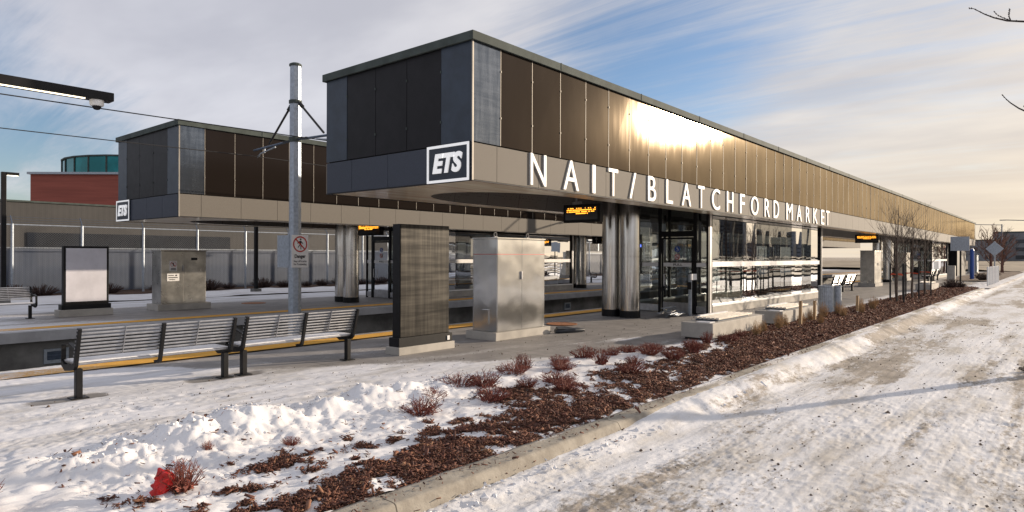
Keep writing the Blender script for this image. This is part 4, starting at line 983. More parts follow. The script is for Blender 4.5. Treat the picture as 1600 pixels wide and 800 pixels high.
for k in range(28):
    th = 2*math.pi*k/28; b.box(38.2+11.02*math.cos(th)-.08, 38.2+11.02*math.cos(th)+.08, 97.4+11.02*math.sin(th)-.08, 97.4+11.02*math.sin(th)+.08, 11.2, 13.9)
b.build('mullion', 'cap', tg)

# ================================================================ platform side vents
for x, y, lb in ((4.9, 18.2, 'louvred vent in the track wall left of the nearest bench'), (25.6, 18.2, 'small louvred vent in the track wall right of the silver cabinet')):
    v = thing('wall_vent', lb, 'vent', (x, y, -.6))
    b = MB(); b.box(x-.25, x+.25, y-.05, y-.001, -.80, -.72); b.box(x-.25, x+.25, y-.05, y-.001, -.52, -.46); b.box(x-.25, x-.19, y-.05, y-.001, -.72, -.52); b.box(x+.19, x+.25, y-.05, y-.001, -.72, -.52); b.build('frame', 'galv', v)
    b = MB()
    for k in range(3): b.bar((x-.19, y-.03, -.69+k*.07), (x+.19, y-.03, -.69+k*.07), .03, .02)
    b.box(x-.19, x+.19, y-.012, y-.002, -.72, -.52); b.build('louvre', 'galv_dark', v)

# ================================================================ planter blocks, bins, bollards
def block(x0, x1, y0, y1, label, lid=True):
    c = thing('concrete_block', label, 'concrete block', ((x0+x1)/2, (y0+y1)/2, 0), 'concrete seat blocks along the planting bed')
    b = MB(); b.box(x0, x1, y0, y1, .055, .37); b.build('block', 'concrete', c, bevel=.012)
    b = MB(); b.box(x0+.08, x1-.08, y0+.06, y1-.06, 0.0, .055); b.build('recessed_base', 'black_matte', c)
    b = MB(); b.box(x0+.55, x1-.75, y0+.12, y1-.08, .37, .41); 
    b.build('seat_frame', 'galv_dark', c)
    b = MB()
    n = 6
    for i in range(n): b.box(x0+.45, x1-.65, y0+.06+i*.095, y0+.13+i*.095, .41, .45)
    b.build('seat', 'bench_slat', c, bevel=.004)
    b = MB(); b.box(x0+.6, x1-.9, y1-.16, y1-.10, .45, .475); b.box(x0+.1, x0+.35, y0+.1, y0+.4, .37, .385); b.build('snow_layer', 'snow_plain', c)
    return c
M('bench_slat', (.52, .48, .42), .6, .1, ns=8, amp=.15)
block(12.97, 16.0, 5.56, 6.26, 'nearest long concrete seat block with its dark shaded end')
block(17.0, 20.0, 5.46, 6.16, 'second concrete seat block, between the nearest one and the bin')
block(39.7, 42.4, 5.35, 6.05, 'small far concrete seat block beyond the saplings')

tb = thing('rubbish_bin', 'fluted silver twin rubbish bin between the seat block and the saplings', 'rubbish bin', (21.8, 5.6, 0))
b = MB(); b.lathe(21.7, 5.68, [(.19, .04), (.205, .06), (.205, .82), (.215, .83), (.215, .87), (.17, .875), (.16, .80)], 48, flute=.045); b.build('barrel', 'steel_dull2' if 'steel_dull2' in MAT else 'galv', tb)
b = MB(); b.lathe(22.0, 5.42, [(.10, .04), (.105, .06), (.105, .82), (.115, .83), (.115, .87), (.08, .875), (.07, .8)], 32, flute=.06); b.build('barrel', 'galv', tb)
b = MB(); b.lathe(21.7, 5.68, [(.14, 0), (.14, .05)], 24); b.lathe(22.0, 5.42, [(.07, 0), (.07, .05)], 16); b.build('foot', 'black', tb)

pb = thing('door_button_post', 'slim post with white push plate in front of the shelter door', 'button post', (18.2, 8.5, 0))
b = MB(); b.box(18.17, 18.25, 8.46, 8.54, 0, 1.22); b.build('post', 'galv', pb, bevel=.004)
b = MB(); b.box(18.10, 18.45, 8.40, 8.46, 1.06, 1.24); b.build('push_plate', 'sign_white', pb, bevel=.006)
b = MB(); b.box(18.13, 18.168, 8.44, 8.56, .78, 1.0); b.build('control_box', 'black', pb)

# rusty covers
for x, y, r_, lb in ((13.7, 9.9, .40, 'rusty round cover in the paving beside the silver cabinet'), (12.2, 22.6, .42, 'dark round cover in the far platform near the catenary pole')):
    b = MB(); b.lathe(x, y, [(r_, .012 if y < 15 else .004), (r_, .02 if y < 15 else .012), (r_*.9, .022 if y < 15 else .014), (r_*.88, .017 if y < 15 else .009)], 36); o = b.build('manhole_cover', 'rust', loc=(x, y, 0)); tag(o, lb, 'manhole cover')
# heap of folded metal parts
random.seed(5)
hp = thing('metal_parts_heap', 'heap of folded silver metal parts lying before the steel columns', 'scrap heap', (17.6, 8.85, 0))
for i in range(11):
    a = random.uniform(-.5, .5)+R(20); cx, cy, z = 17.6+random.uniform(-.22, .22), 8.75+random.uniform(-.18, .22), .04+.022*i*random.uniform(.5, 1)
    ln = random.uniform(.3, .62); b = MB(); b.bar((cx-math.cos(a)*ln, cy-math.sin(a)*ln*.5, z), (cx+math.cos(a)*ln, cy+math.sin(a)*ln*.5, z+random.uniform(-.02, .05)), random.uniform(.05, .13), .018); b.build('metal_bracket', 'rod' if i % 2 else 'galv', hp, bevel=.002)
# dark rolled mat beside cabinet plinth
b = MB(); b.tube([(12.0, 8.86, .05), (12.25, 8.72, .055), (12.55, 8.60, .05), (12.72, 8.56, .045)], [.05, .065, .06, .035], 10); b.tube([(11.98, 8.80, .12), (12.2, 8.74, .10), (12.42, 8.60, .08)], [.04, .05, .03], 8)
o = b.build('folded_bag', 'bag_black', loc=(12.3, 8.7, 0), smooth=True); tag(o, 'crumpled black bag lying against the silver cabinet plinth', 'bag')

# ================================================================ right-hand street furniture
sp_ = thing('road_sign', 'back of a square grey road sign on a dark post before the canopy end', 'road sign', (47.5, 4.9, 0))
b = MB(); b.tube([(47.5, 4.9, 0), (47.5, 4.9, 3.0)], .05, 8); b.build('post', 'black', sp_)
b = MB(); b.box(47.42, 47.44, 4.45, 5.4, 2.15, 3.0); b.build('plate', 'galv', sp_)
cb = thing('concrete_bollard', 'square concrete pillar beside the grey road sign post', 'bollard', (52.5, 5.9, 0))
b = MB(); b.box(52.3, 52.75, 5.7, 6.15, 0, 1.2); b.build('pillar', 'concrete', cb, bevel=.02)
ORD_ = ['first', 'second', 'third', 'fourth', 'fifth', 'sixth', 'seventh', 'eighth']
for i in range(8):
    x = 49.8+i*1.15; bo = MB(); bo.box(x-.05, x+.05, 3.70, 3.79, -.15, 1.18)
    o = bo.build('white_bollard', 'bollard_paint', loc=(x, 3.76, 0), bevel=.02); tag(o, f'flat white bollard, {ORD_[i]} in the row counted from the near end' if 0 < i < 7 else ('nearest flat white bollard of the row by the road' if i == 0 else 'last flat white bollard of the row by the road'), 'bollard', 'white bollards standing in a row')
ds = thing('road_sign', 'diamond shaped warning sign seen from behind beyond the white bollards', 'road sign', (60, 4.1, 0))
b = MB(); b.tube([(60, 4.1, -.15), (60, 4.1, 2.95)], .045, 8); b.build('post', 'galv', ds)
b = MB(); b.add([(59.93, 4.1, 1.85), (59.93, 4.65, 2.4), (59.93, 4.1, 2.95), (59.93, 3.55, 2.4), (59.90, 4.1, 1.85), (59.90, 4.65, 2.4), (59.90, 4.1, 2.95), (59.90, 3.55, 2.4)], [(0, 1, 2, 3), (7, 6, 5, 4), (0, 4, 5, 1), (1, 5, 6, 2), (2, 6, 7, 3), (3, 7, 4, 0)]); b.build('plate', 'galv', ds)
bpn = thing('emergency_pillar', 'slim blue help point pillar behind the white bollards', 'pillar', (63, 5.7, 0))
b = MB(); b.lathe(63, 5.75, [(.15, 0), (.15, 2.3), (.12, 2.4)], 16); b.build('column', 'blue', bpn)
b = MB(); b.lathe(63, 5.75, [(.10, 2.401), (.10, 2.5)], 12); b.build('lamp', 'sign_white', bpn)
def street_lamp(x, y, h, arm, label):
    l = thing('street_lamp', label, 'street lamp', (x, y, -.15))
    b = MB(); b.tube([(x, y, -.15), (x, y, h)], [.13, .08], 10); b.build('post', 'galv_dark', l)
    b = MB(); b.tube([(x, y, h-.1), (x-.0, y+arm, h+.05)], .05, 6); b.build('arm', 'galv_dark', l)
    b = MB(); b.box(x-.12, x+.12, y+arm, y+arm+.6, h+.0, h+.09); b.build('lamp_head', 'galv_dark', l)
street_lamp(96, 2.9, 6.1, 2.6, 'street lamp at the right edge with its arm over the road')
street_lamp(124, 7.6, 6.8, 3.2, 'farther street lamp beyond the end of the canopy')
def grey_block(x, y0, y1, h, label, name='apartment_block', mat='grey_block', d=30):
    g = thing(name, label, 'building', (x, (y0+y1)/2, 0))
    b = MB(); b.box(x, x+d, y0, y1, -.3, h); b.build('wall', mat, g)
    b = MB(); b.box(x+.1, x+d, y0-.2, y0+.0, h, h+.5); b.box(x-.2, x+.1, y0-.2, y1+.2, h-.0, h+.5); b.build('parapet', 'cap', g)
    fl_ = max(2, int(h/3.4)); nw = max(3, int((y1-y0)/5))
    for i in range(fl_):
        b = MB()
        for j in range(nw):
            a = y0+(j+.25)*(y1-y0)/nw; b.box(x-.12, x-.02, a, a+(y1-y0)/nw*.5, 1.2+i*3.3, 2.7+i*3.3)
        if 2.7+i*3.3 < h: b.build('window_row', 'window_dark', g)
grey_block(330, 22, 52, 8.6, 'low grey block at the end of the road left of the stepped block')
grey_block(345, 6, 24, 12.2, 'taller middle grey block at the end of the road')
grey_block(350, -14, 5.5, 10.0, 'grey block at the end of the road on the right edge')
# verge across the street: dead grass strips in the snow, low tree line
for k, (a, e, x0_, x1_) in enumerate(((-7.2, -4.2, 10, 140), (-14.5, -9.8, 5, 160), (-27, -18, 0, 220), (-52, -34, 0, 300), (-125, -78, 0, 420))):
    X, Y = np.meshgrid(np.linspace(x0_, x1_, 160), np.linspace(a, e, 14), indexing='ij')
    gridmesh('grass_verge', X, Y, -.10+(.12+.02*abs(a))*fbm(X*.5, Y*.8, 150+k, 3), -.12+.5*(fbm(X*.3, Y*.6, 160+k, 3)-.5), 'ground_snow')
# city across the street, seen mirrored in the shelter glass
random.seed(11)
specs = [(-22.35, 10, 35), (-21.2, 9, 33), (-19.35, 7, 24), (-18.3, 5, 18), (-17.5, 7, 22.5), (-15.6, 5, 25.5), (-20.2, 7, 13), (-18.8, 16, 10), (-16.4, 12, 12), (-24.9, 7, 9)]
specs.sort(reverse=True)
for i, (az, wd, hh) in enumerate(specs):
    dd = 560; x = 25+dd*math.cos(R(az)); y = 8+dd*math.sin(R(az))
    g = thing('tower_block', f'distant tower block far across the road, {ORD[i]} of the row from the canopy end', 'building', (x, y, 0), 'distant tower blocks across the road')
    b = MB(); b.box(x, x+6, y-wd/2, y+wd/2, -.3, hh); b.build('wall', 'tower' if i % 2 else 'tower2', g)
    b = MB()
    if True: pass
    for k in range(int(hh/3.2)-1): b.box(x-.1, x-.01, y-wd/2+.8, y+wd/2-.8, 2+k*3.2, 3.4+k*3.2)
    b.build('window_row', 'window_dark', g)

# ================================================================ trees and shrubs
def grow(b, p, d, ln, r, depth, rng, spread=.55, up=.25, n=5, minr=.003):
    pts = [p]; rad = [r]; seg = 4; q = Vector(p); dd = Vector(d).normalized(); kids = []
    for i in range(seg):
        dd = (dd+Vector((rng.uniform(-1, 1), rng.uniform(-1, 1), rng.uniform(-.3, 1)*up*2))*.13).normalized()
        q = q+dd*ln/seg; pts.append(tuple(q)); rad.append(max(minr, r*(1-.62*(i+1)/seg)))
        if depth > 0 and i >= 0:
            for _ in range(rng.choice((0, 1, 1, 1, 2))):
                kids.append((tuple(q), dd.copy(), ln*rng.uniform(.42, .68), rad[-1]*.62))
    b.tube(pts, rad, n, caps=False)
    for kp, kd, kl, kr in kids:
        s = Vector((rng.uniform(-1, 1), rng.uniform(-1, 1), rng.uniform(-.2, .7))).normalized()
        grow(b, kp, (kd*(1-spread)+s*spread+Vector((0, 0, up*.5))), kl, max(kr, minr), depth-1, rng, spread, up, 4 if depth > 1 else 3, minr)
def sapling(x, y, h, seed, label):
    rng = random.Random(seed); z0 = .03
    t_ = thing('sapling', label, 'tree', (x, y, z0), 'bare staked saplings in the bed')
    b = MB(); pts = [(x, y, 0)]; rad = [.045]; q = Vector((x, y, 0))
    for i in range(8):
        q = q+Vector((rng.uniform(-.03, .03), rng.uniform(-.03, .03), h/8)); pts.append(tuple(q)); rad.append(.045*(1-(i+1)/8)+.006)
    b.tube(pts, rad, 8); b.build('trunk', 'bark', t_)
    b = MB()
    for k in range(12):
        f_ = .30+.62*k/15; z = h*f_*1.0; ip = min(7, int(f_*8)); pa = Vector(pts[ip]); pb_ = Vector(pts[ip+1]); pt = pa.lerp(pb_, f_*8-ip)
        an = k*2.4+rng.uniform(-.4, .4); d = Vector((math.cos(an), math.sin(an), 1.15))
        grow(b, tuple(pt), d, (1.25-.75*f_)*h*.34, .017*(1.25-f_), 2, rng, .42, .35, 4, .0035)
    b.build('crown', 'bark', t_)
    for k, (dx, dy) in enumerate(((-.35, -.28), (.38, .30))):
        b = MB(); b.tube([(x+dx, y+dy, 0), (x+dx, y+dy, 1.5)], .028, 6); b.build('stake', 'black_matte', t_)
        b = MB(); b.bar((x+dx, y+dy, 1.08), (x, y, 1.1), .012, .04); b.build('tie', 'tie', t_)
sapling(28.6, 4.95, 3.75, 1, 'nearest bare sapling, tied between dark stakes past the bin')
sapling(31.5, 4.9, 3.5, 2, 'middle bare sapling with orange ties in the mulch bed')
sapling(34.6, 4.9, 3.2, 3, 'farthest bare sapling of the staked three')
sapling(30.2, 5.25, 3.0, 14, 'thin sapling standing just behind the first two stakes')

# roadside tree just outside the picture: two branches reach in, its trunk throws the long shadow
TX, TY = 14.25, .12
rt = thing('roadside_tree', 'bare tree beside the road whose branches reach in at the upper right', 'tree', (TX, TY, -.15))
b = MB(); b.tube([(TX, TY, -.2), (TX+.02, TY-.02, 1.5), (TX+.05, TY-.05, 3), (TX+.05, TY-.1, 4.8), (TX+.1, TY-.15, 6.4), (TX+.1, TY-.15, 7.6)], [.12, .09, .08, .06, .035, .012], 10); b.build('trunk', 'bark_dark', rt, smooth=True)
b = MB(); lv = Vector((-.645, .764, 0)); T0 = Vector((TX, TY, 0))
def tp(l, z): return tuple(T0+lv*l+Vector((0, 0, z)))
def limb(pts, r0):
    n_ = len(pts); b.tube([tp(*p_) for p_ in pts], [r0*(1-.8*i/(n_-1)) for i in range(n_)], 6)
    for i in range(n_-1):
        for f_ in (.3, .75):
            l = pts[i][0]*(1-f_)+pts[i+1][0]*f_; z = pts[i][1]*(1-f_)+pts[i+1][1]*f_; b.tube([tp(l, z-.004), tp(l+.02, z+.02)], [.010, .006], 5)
limb([(0, 5.60), (.35, 5.68), (.62, 5.69), (.86, 5.70), (1.08, 5.75), (1.24, 5.81), (1.42, 5.90), (1.50, 5.90)], .020)
limb([(.80, 5.70), (.93, 5.75), (1.02, 5.79), (1.08, 5.86)], .008)
limb([(.80, 5.70), (.83, 5.78), (.82, 5.84), (.81, 5.90)], .008)
limb([(0, 3.80), (.30, 4.05), (.50, 4.17), (.66, 4.24), (.80, 4.33), (.88, 4.40), (.94, 4.47)], .018)
limb([(.45, 4.14), (.52, 4.22), (.58, 4.28)], .008)
rng = random.Random(8)
for k in range(12):
    z = 3.2+k*.3; an = R(-150+rng.uniform(0, 150)); grow(b, (TX+.05, TY-.1, z), (math.cos(an), math.sin(an), .8), 1.5, .02, 2, rng, .4, .3, 4, .004)
b.build('crown', 'bark_dark', rt)
b = MB(); 
for k in range(14):
    an = k*.45; b.tube([(TX-.15+.1*math.cos(an), TY+.15+.1*math.sin(an), -.16), (TX-.35+.32*math.cos(an), TY+.25+.25*math.sin(an), -.10)], [.03, .012], 5)
b.build('root_litter', 'bark_dark', rt)

# low red twig shrubs
def shrub_mesh(seed, mat, n=90, w=.20, h=.20, name='low_shrub', lean=1.0, thick=.0032):
    rng = random.Random(seed); b = MB()
    for i in range(n):
        an = rng.uniform(0, 6.283); rr = w*math.sqrt(rng.random()); hh = h*rng.uniform(.45, 1.1)*(1-.45*(rr/w)**2)
        p0 = Vector((rr*.35*math.cos(an), rr*.35*math.sin(an), -.01)); p2 = Vector((rr*math.cos(an)*lean, rr*math.sin(an)*lean, hh)); p1 = (p0+p2)/2+Vector((rng.uniform(-.02, .02), rng.uniform(-.02, .02), .01))
        b.tube([p0, p1, p2], [thick*1.3, thick, thick*.5], 3, caps=False)
        for _ in range(2):
            f_ = rng.uniform(.4, .9); q = p1.lerp(p2, f_); e = q+Vector((rng.uniform(-.05, .05), rng.uniform(-.05, .05), rng.uniform(.0, .05))); b.tube([q, e], [thick*.8, thick*.4], 3, caps=False)
        if rng.random() < .5:
            q = p0.lerp(p2, rng.uniform(.1, .5)); s_ = rng.uniform(.008, .018); a = rng.uniform(0, 3); dv = Vector((math.cos(a), math.sin(a), rng.uniform(-.5, .5)))*s_; eu = Vector((-dv.y, dv.x, s_))*.7
            b.add([q-dv-eu, q+dv-eu, q+dv+eu, q-dv+eu], [(0, 1, 2, 3)])
    o = b.build(name, mat); return o
PR = [shrub_mesh(s, 'twig_red', n_, w_, h_) for s, n_, w_, h_ in ((1, 110, .22, .17), (2, 80, .17, .24), (3, 140, .28, .13))]
SH = [(2.10, 4.91, 1, .95, 'low red shrub tangled with the red bag in the snow'), (.98, 5.35, 1, 1.1, 'low red shrub at the left bottom edge of the snow'), (2.62, 5.62, 1, .35, 'tiny red twig poking from the snow below the highest mound'),
      (3.25, 5.35, 0, .45, 'small flat red shrub in the foreground snow')]
for i, (x, y, k, sc, lb) in enumerate(SH):
    o = PR[k].copy(); COL.objects.link(o); o.location = (x, y, bed_z(x, y)[0]); o.scale = (sc,)*3; o.rotation_euler = (0, 0, i*1.3); tag(o, lb, 'shrub', 'low red shrubs in the bed')
rng = random.Random(21); pts_ = []
manual = [(5.35, 5.75), (6.0, 5.95), (6.55, 5.35), (7.1, 6.0), (7.3, 5.3), (7.9, 5.75), (8.3, 6.1), (8.9, 5.6), (9.2, 5.2), (9.7, 5.95), (10.2, 5.5), (10.9, 5.8), (5.7, 5.2), (6.3, 5.75), (11.4, 5.3), (12.3, 5.35), (8.5, 4.9), (10.0, 5.0), (11.0, 5.05), (6.9, 4.9), (4.9, 5.35), (12.9, 5.2), (9.1, 6.15), (10.4, 6.0), (7.6, 6.2), (13.6, 5.25)]
SHR = []
for i, (x, y) in enumerate(manual):
    k = rng.choice((0, 0, 1, 2)); o = PR[k].copy(); COL.objects.link(o); sc = rng.uniform(.8, 1.25); x += rng.uniform(-.1, .1)
    o.location = (x, y, bed_z(x, y)[0]); o.scale = (sc, sc, sc*rng.uniform(.8, 1.2)); o.rotation_euler = (0, 0, rng.uniform(0, 6)); SHR.append(o)
for row, lo_, hi_ in (('kerb side of the bed', 0, 5.32), ('middle of the bed', 5.32, 5.8), ('walkway side of the bed', 5.8, 9)):
    for k, o in enumerate(sorted([q for q in SHR if lo_ <= q.location.y < hi_], key=lambda q: q.location.x)):
        tag(o, f'red twig shrub, {ORD[k]} one past the snow ridge along the {row}', 'shrub', 'small red twig shrubs in the mulch')
for o in PR: bpy.data.objects.remove(o)
GP = [shrub_mesh(s, 'twig_tan', 120, .16, .42, 'dry_grass', 1.0, .0028) for s in (31, 32)]
for i, (x, y) in enumerate([(14.2, 5.1), (14.9, 5.2), (15.8, 5.15), (16.5, 5.25), (17.3, 5.1), (18.4, 5.2), (19.6, 5.2), (20.5, 4.9), (21.0, 5.15), (23.0, 5.0), (24.2, 4.9), (25.8, 5.1), (17.9, 4.8), (22.2, 4.8)]):
    o = GP[i % 2].copy(); COL.objects.link(o); sc = rng.uniform(.6, 1.05); o.location = (x, y, bed_z(x, y)[0]); o.scale = (sc, sc, sc*1.1); o.rotation_euler = (0, 0, i*.9)
    tag(o, f'dry tan grass tuft, {ORD[i]} placed along the seat blocks and bin', 'grass tuft', 'dry grass tufts by the seat blocks')
for o in GP: bpy.data.objects.remove(o)
for x, y, h_, lb in ((17.05, 5.05, .60, 'short wooden stake nearer to the first seat block'), (18.6, 5.15, .52, 'short wooden stake nearer to the bin'), (22.6, 5.0, .5, 'small wooden stake in the bed past the bin')):
    z = bed_z(x, y)[0]; b = MB(); b.bar((x, y, z-.05), (x+.02, y, z+h_), .07, .05); o = b.build('wooden_stake', 'wood', loc=(x, y, z)); tag(o, lb, 'stake')
# brushwood along the fence and dark shrubs in the far bed
FP = [shrub_mesh(s, 'dark_shrub', 120, .45, .55, 'bare_bush', 1.0, .010) for s in (41, 42)]
i = 0
for x in np.arange(3, 24, 1.25):
    o = FP[i % 2].copy(); COL.objects.link(o); sc = rng.uniform(.55, 1.1); o.location = (x+rng.uniform(-.4, .4), 30.45+rng.uniform(-.2, .2), .15); o.scale = (sc*1.5, sc, sc*.8); tag(o, f'dark bare bush, {ORD[min(i, 19)]} from the left along the chain link fence foot', 'bush', 'dark bushes along the fence'); i += 1
for x, y in ((43.5, 5.0), (44.8, 4.7), (45.8, 5.1), (61, 4.9), (64, 5.2), (68, 5.6), (73, 5.0), (80, 5.4)):
    o = FP[i % 2].copy(); COL.objects.link(o); sc = rng.uniform(.8, 1.3); o.location = (x, y, .05); o.scale = (sc, sc, sc*.7); tag(o, f'dark low bush beyond the saplings, {ORD[i-17]} of its kind going away', 'bush', 'dark bushes at the far end of the bed'); i += 1
for o in FP: bpy.data.objects.remove(o)
def far_tree(x, y, h, seed, label, mat='bark'):
    r_ = random.Random(seed); t_ = thing('bare_tree', label, 'tree', (x, y, -.2), 'bare trees beyond the end of the road')
    b = MB(); b.tube([(x, y, -.3), (x, y, h*.45), (x, y, h*.8)], [.16, .10, .03], 6); b.build('trunk', mat, t_)
    b = MB()
    for k in range(14):
        z = h*(.18+.6*k/14); an = k*2.4; grow(b, (x, y, z), (math.cos(an), math.sin(an), .9), h*.34, .05, 2, r_, .45, .25, 3, .018)
    b.build('crown', mat, t_)
M('bark_red', (.17, .085, .06), .9, 0, ns=3, amp=.35)
far_tree(86, 6.2, 4.6, 1, 'reddish bare tree behind the diamond sign', 'bark_red')
far_tree(92, 5.6, 4.0, 2, 'smaller reddish bare tree beside the one behind the diamond sign', 'bark_red')
far_tree(150, 9, 6.5, 3, 'dark bare tree before the middle grey block', 'bark_dark')
far_tree(160, 3, 5.5, 4, 'dark bare tree at the right edge before the grey block', 'bark_dark')
far_tree(170, 17, 5.5, 5, 'dark bare tree before the low grey block', 'bark_dark')

# red bag in the snow
rng = random.Random(3)
cx, cy = 1.99, 4.97; cz = bed_z(cx, cy)[0]
NU, NV = 40, 26; th_, ph_ = np.meshgrid(np.linspace(0, 2*np.pi, NU, endpoint=False), np.linspace(.02, np.pi-.02, NV), indexing='ij')
dx_, dy_, dz_ = np.cos(th_)*np.sin(ph_), np.sin(th_)*np.sin(ph_), np.cos(ph_)
k_ = np.abs(fbm(dx_*2.2+5+dz_, dy_*2.2+5-dz_, 301, 3)-.5)*1.0+.62+.14*np.abs(vn(dx_*4+dz_*3+9, dy_*4-dz_*3+9, 305)-.5)
X_, Y_, Z_ = dx_*k_*.135+.03, dy_*k_*.075, dz_*k_*.105+.055+.04*np.sin(dx_*3+1)
X_ = X_-.05*(Z_ > .06)*(Z_-.06)*8; bm_ = MB()
bm_.add([(cx+X_[i, j], cy+Y_[i, j], cz+Z_[i, j]) for i in range(NU) for j in range(NV)], [(i*NV+j, ((i+1) % NU)*NV+j, ((i+1) % NU)*NV+j+1, i*NV+j+1) for i in range(NU) for j in range(NV-1)])
o = bm_.build('red_bag', 'bag_red', loc=(cx, cy, cz), smooth=True); tag(o, 'crumpled bright red plastic bag caught in the nearest low shrub', 'bag')

# mulch chips: uncountable ground cover
rs = np.random.RandomState(4); N_ = 420000
u_ = rs.rand(N_); cx_ = 1.5*np.exp(u_*np.log(46/1.5)); e_ = walk_edge(cx_); cy_ = 3.83+(e_+.1-3.83)*rs.rand(N_)
ii = np.clip(np.searchsorted(BX[:, 0], cx_), 1, len(BX)-1); jj = np.clip(((cy_-3.81)/(e_+.42-3.81)*149).astype(int), 0, 149)
cz_ = BZ[ii, jj]; cc_ = BC[ii, jj]
pr_ = PRB[ii, jj]**1.3
keep = rs.rand(N_) < np.clip(pr_, .002, 1)*.95
stray = (rs.rand(N_) < .0015) & (cx_ < 9); keep |= stray
cx_, cy_, cz_ = cx_[keep], cy_[keep], cz_[keep]
q_ = 520; kx = 2.4*np.exp(rs.rand(q_)*np.log(20/2.4)); ky = 3.78-np.abs(rs.normal(0, .17, q_)); kz = np.where(ky > 3.6, .012, -.075-.07*sst(ky, 3.6, 3.2))
cx_ = np.concatenate([cx_, kx]); cy_ = np.concatenate([cy_, ky]); cz_ = np.concatenate([cz_, kz]); n = len(cx_)
ln = rs.gamma(2.0, .0085, n)*(1+.030*cx_)+.005; wd = ln*rs.uniform(.16, .42, n); th = wd*rs.uniform(.12, .35, n)+.001
yaw = rs.rand(n)*6.283; pit = rs.normal(0, .30, n); rol = rs.normal(0, .5, n)
ca, sa = np.cos(yaw), np.sin(yaw); A = np.stack([ca*np.cos(pit), sa*np.cos(pit), np.sin(pit)], 1)
S0 = np.stack([-sa, ca, np.zeros(n)], 1); U0 = np.cross(A, S0); Bv = S0*np.cos(rol)[:, None]+U0*np.sin(rol)[:, None]; Cv = np.cross(A, Bv)
base = np.stack([cx_, cy_, cz_+.004+np.abs(np.sin(pit))*ln*.4+rs.rand(n)*.016], 1)
corn = []
for sa_, sb_, sc_ in ((-1, -.7, -1), (1, -1, -1), (.8, 1, -1), (-1, .8, -1), (-1, -.7, 1), (1, -1, 1), (.8, 1, 1), (-1, .8, 1)):
    corn.append(base+A*(ln/2*sa_)[:, None]+Bv*(wd/2*sb_)[:, None]+Cv*(th/2*sc_)[:, None])
V = np.stack(corn, 1).reshape(-1, 3).astype(np.float32)
qf = np.array([(0, 3, 2, 1), (4, 5, 6, 7), (0, 1, 5, 4), (1, 2, 6, 5), (2, 3, 7, 6), (3, 0, 4, 7)])
F = (np.arange(n)[:, None, None]*8+qf[None]).reshape(-1, 4)
me = bpy.data.meshes.new('mulch'); me.vertices.add(n*8); me.vertices.foreach_set('co', V.ravel()); nf = len(F)
me.loops.add(nf*4); me.loops.foreach_set('vertex_index', F.ravel().astype(np.int32)); me.polygons.add(nf)
me.polygons.foreach_set('loop_start', np.arange(0, nf*4, 4, dtype=np.int32)); me.polygons.foreach_set('loop_total', np.full(nf, 4, dtype=np.int32)); me.update(calc_edges=True)
at = me.attributes.new('tone', 'FLOAT', 'POINT'); at.data.foreach_set('value', np.repeat(rs.rand(n), 8).astype(np.float32))
m = bpy.data.materials.new('chips'); m.use_nodes = True; MAT['chips'] = m; t = m.node_tree; t.nodes.clear(); N = NT(t)
tn = N.n('ShaderNodeAttribute', attribute_name='tone').outputs['Fac']
gp_ = N.n('ShaderNodeNewGeometry').outputs['Position']
tn = N.math('MULTIPLY', tn, N.math('ADD', .35, N.math('MULTIPLY', N.noise(gp_, 3.2, 4, .65), 1.1)), clamp=True)
rp = N.n('ShaderNodeValToRGB', inp={0: tn}); cr = rp.color_ramp; cr.elements[0].color = (.045, .018, .012, 1); cr.elements[1].color = (.42, .24, .13, 1); cr.elements[1].position = 1.0
for ps, cc4 in ((.35, (.085, .028, .018, 1)), (.7, (.16, .058, .032, 1)), (.92, (.23, .11, .06, 1))):
    e = cr.elements.new(ps); e.color = cc4
bs = N.n('ShaderNodeBsdfPrincipled', inp={'Base Color': rp.outputs[0], 'Roughness': .8}); N.n('ShaderNodeOutputMaterial', inp={0: bs.outputs[0]})
me.materials.append(m); o = bpy.data.objects.new('mulch', me); COL.objects.link(o); o['kind'] = 'stuff'; tag(o, 'loose reddish brown wood mulch chips over the snowy bed', 'mulch')
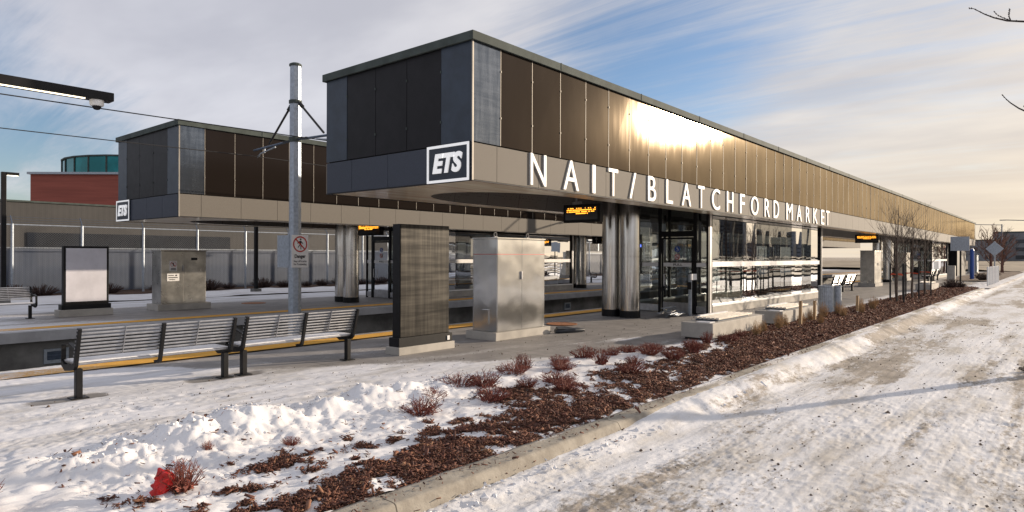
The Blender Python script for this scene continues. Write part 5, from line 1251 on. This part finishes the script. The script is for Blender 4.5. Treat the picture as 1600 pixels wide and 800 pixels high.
# broken snow clods along the ridge and kerb
n = 1500; cx_ = 1.6*np.exp(rs.rand(n)*np.log(12/1.6)); e_ = walk_edge(cx_); side = rs.rand(n) < .72
cy_ = np.where(side, e_-.25+rs.normal(0, .22, n), 3.45+rs.normal(0, .10, n)); keep = np.where(side, cx_ < 8.5, True) & (cy_ < e_+.35); cx_, cy_, e_, side = cx_[keep], cy_[keep], e_[keep], side[keep]; n = len(cx_)
ii = np.clip(np.searchsorted(BX[:, 0], cx_), 1, len(BX)-1); jj = np.clip(((cy_-3.81)/(e_+.42-3.81)*149).astype(int), 0, 149)
cz_ = np.where(side, np.maximum(BZ[ii, jj], 0), -.085); sz = rs.gamma(1.6, .0055, n)+.003
oc = np.array([(1, 0, 0), (-1, 0, 0), (0, 1, 0), (0, -1, 0), (0, 0, .8), (0, 0, -.8), (.7, .7, .3), (-.7, .6, -.2)])
tf = np.array([(0, 6, 4), (6, 2, 4), (2, 1, 4), (1, 3, 4), (3, 0, 4), (6, 0, 5), (2, 6, 5), (7, 2, 5), (1, 7, 5), (3, 1, 5), (0, 3, 5)])
V = (np.stack([cx_, cy_, cz_], 1)[:, None, :]+(oc[None]+rs.normal(0, .22, (n, 8, 3)))*sz[:, None, None]).reshape(-1, 3); F = (np.arange(n)[:, None, None]*8+tf[None]).reshape(-1, 3)
me = bpy.data.meshes.new('snow_clods'); me.from_pydata(V.tolist(), [], F.tolist()); me.materials.append(MAT['snow_plain']); o = bpy.data.objects.new('snow_clods', me); COL.objects.link(o); o['kind'] = 'stuff'; tag(o, 'small broken clods of ploughed snow', 'snow')
# grit and ice crumbs on the road and walkway
n = 2600; cx_ = 2.2*np.exp(rs.rand(n)*np.log(26/2.2)); reg = rs.rand(n) < .68; cy_ = np.where(reg, rs.rand(n)*3.35+.05, 6.6+rs.rand(n)*2.6)
sz = rs.gamma(1.6, .0022, n)*(1+.04*cx_)+.0015; cz_ = np.where(reg, -.152, .012)
off = rs.normal(0, 1, (n, 6, 3))*.12+np.array([(1, 0, 0), (-1, 0, 0), (0, 1, 0), (0, -1, 0), (0, 0, .8), (0, 0, -.8)])[None]
V = (np.stack([cx_, cy_, cz_], 1)[:, None, :]+off*sz[:, None, None]).reshape(-1, 3)
tf = np.array([(0, 2, 4), (2, 1, 4), (1, 3, 4), (3, 0, 4), (2, 0, 5), (1, 2, 5), (3, 1, 5), (0, 3, 5)]); F = (np.arange(n)[:, None, None]*6+tf[None]).reshape(-1, 3)
me = bpy.data.meshes.new('grit'); me.from_pydata(V.tolist(), [], F.tolist()); me.materials.append(MAT['mud']); o = bpy.data.objects.new('grit', me); COL.objects.link(o); o['kind'] = 'stuff'; tag(o, 'scattered dark grit on the packed snow', 'grit')
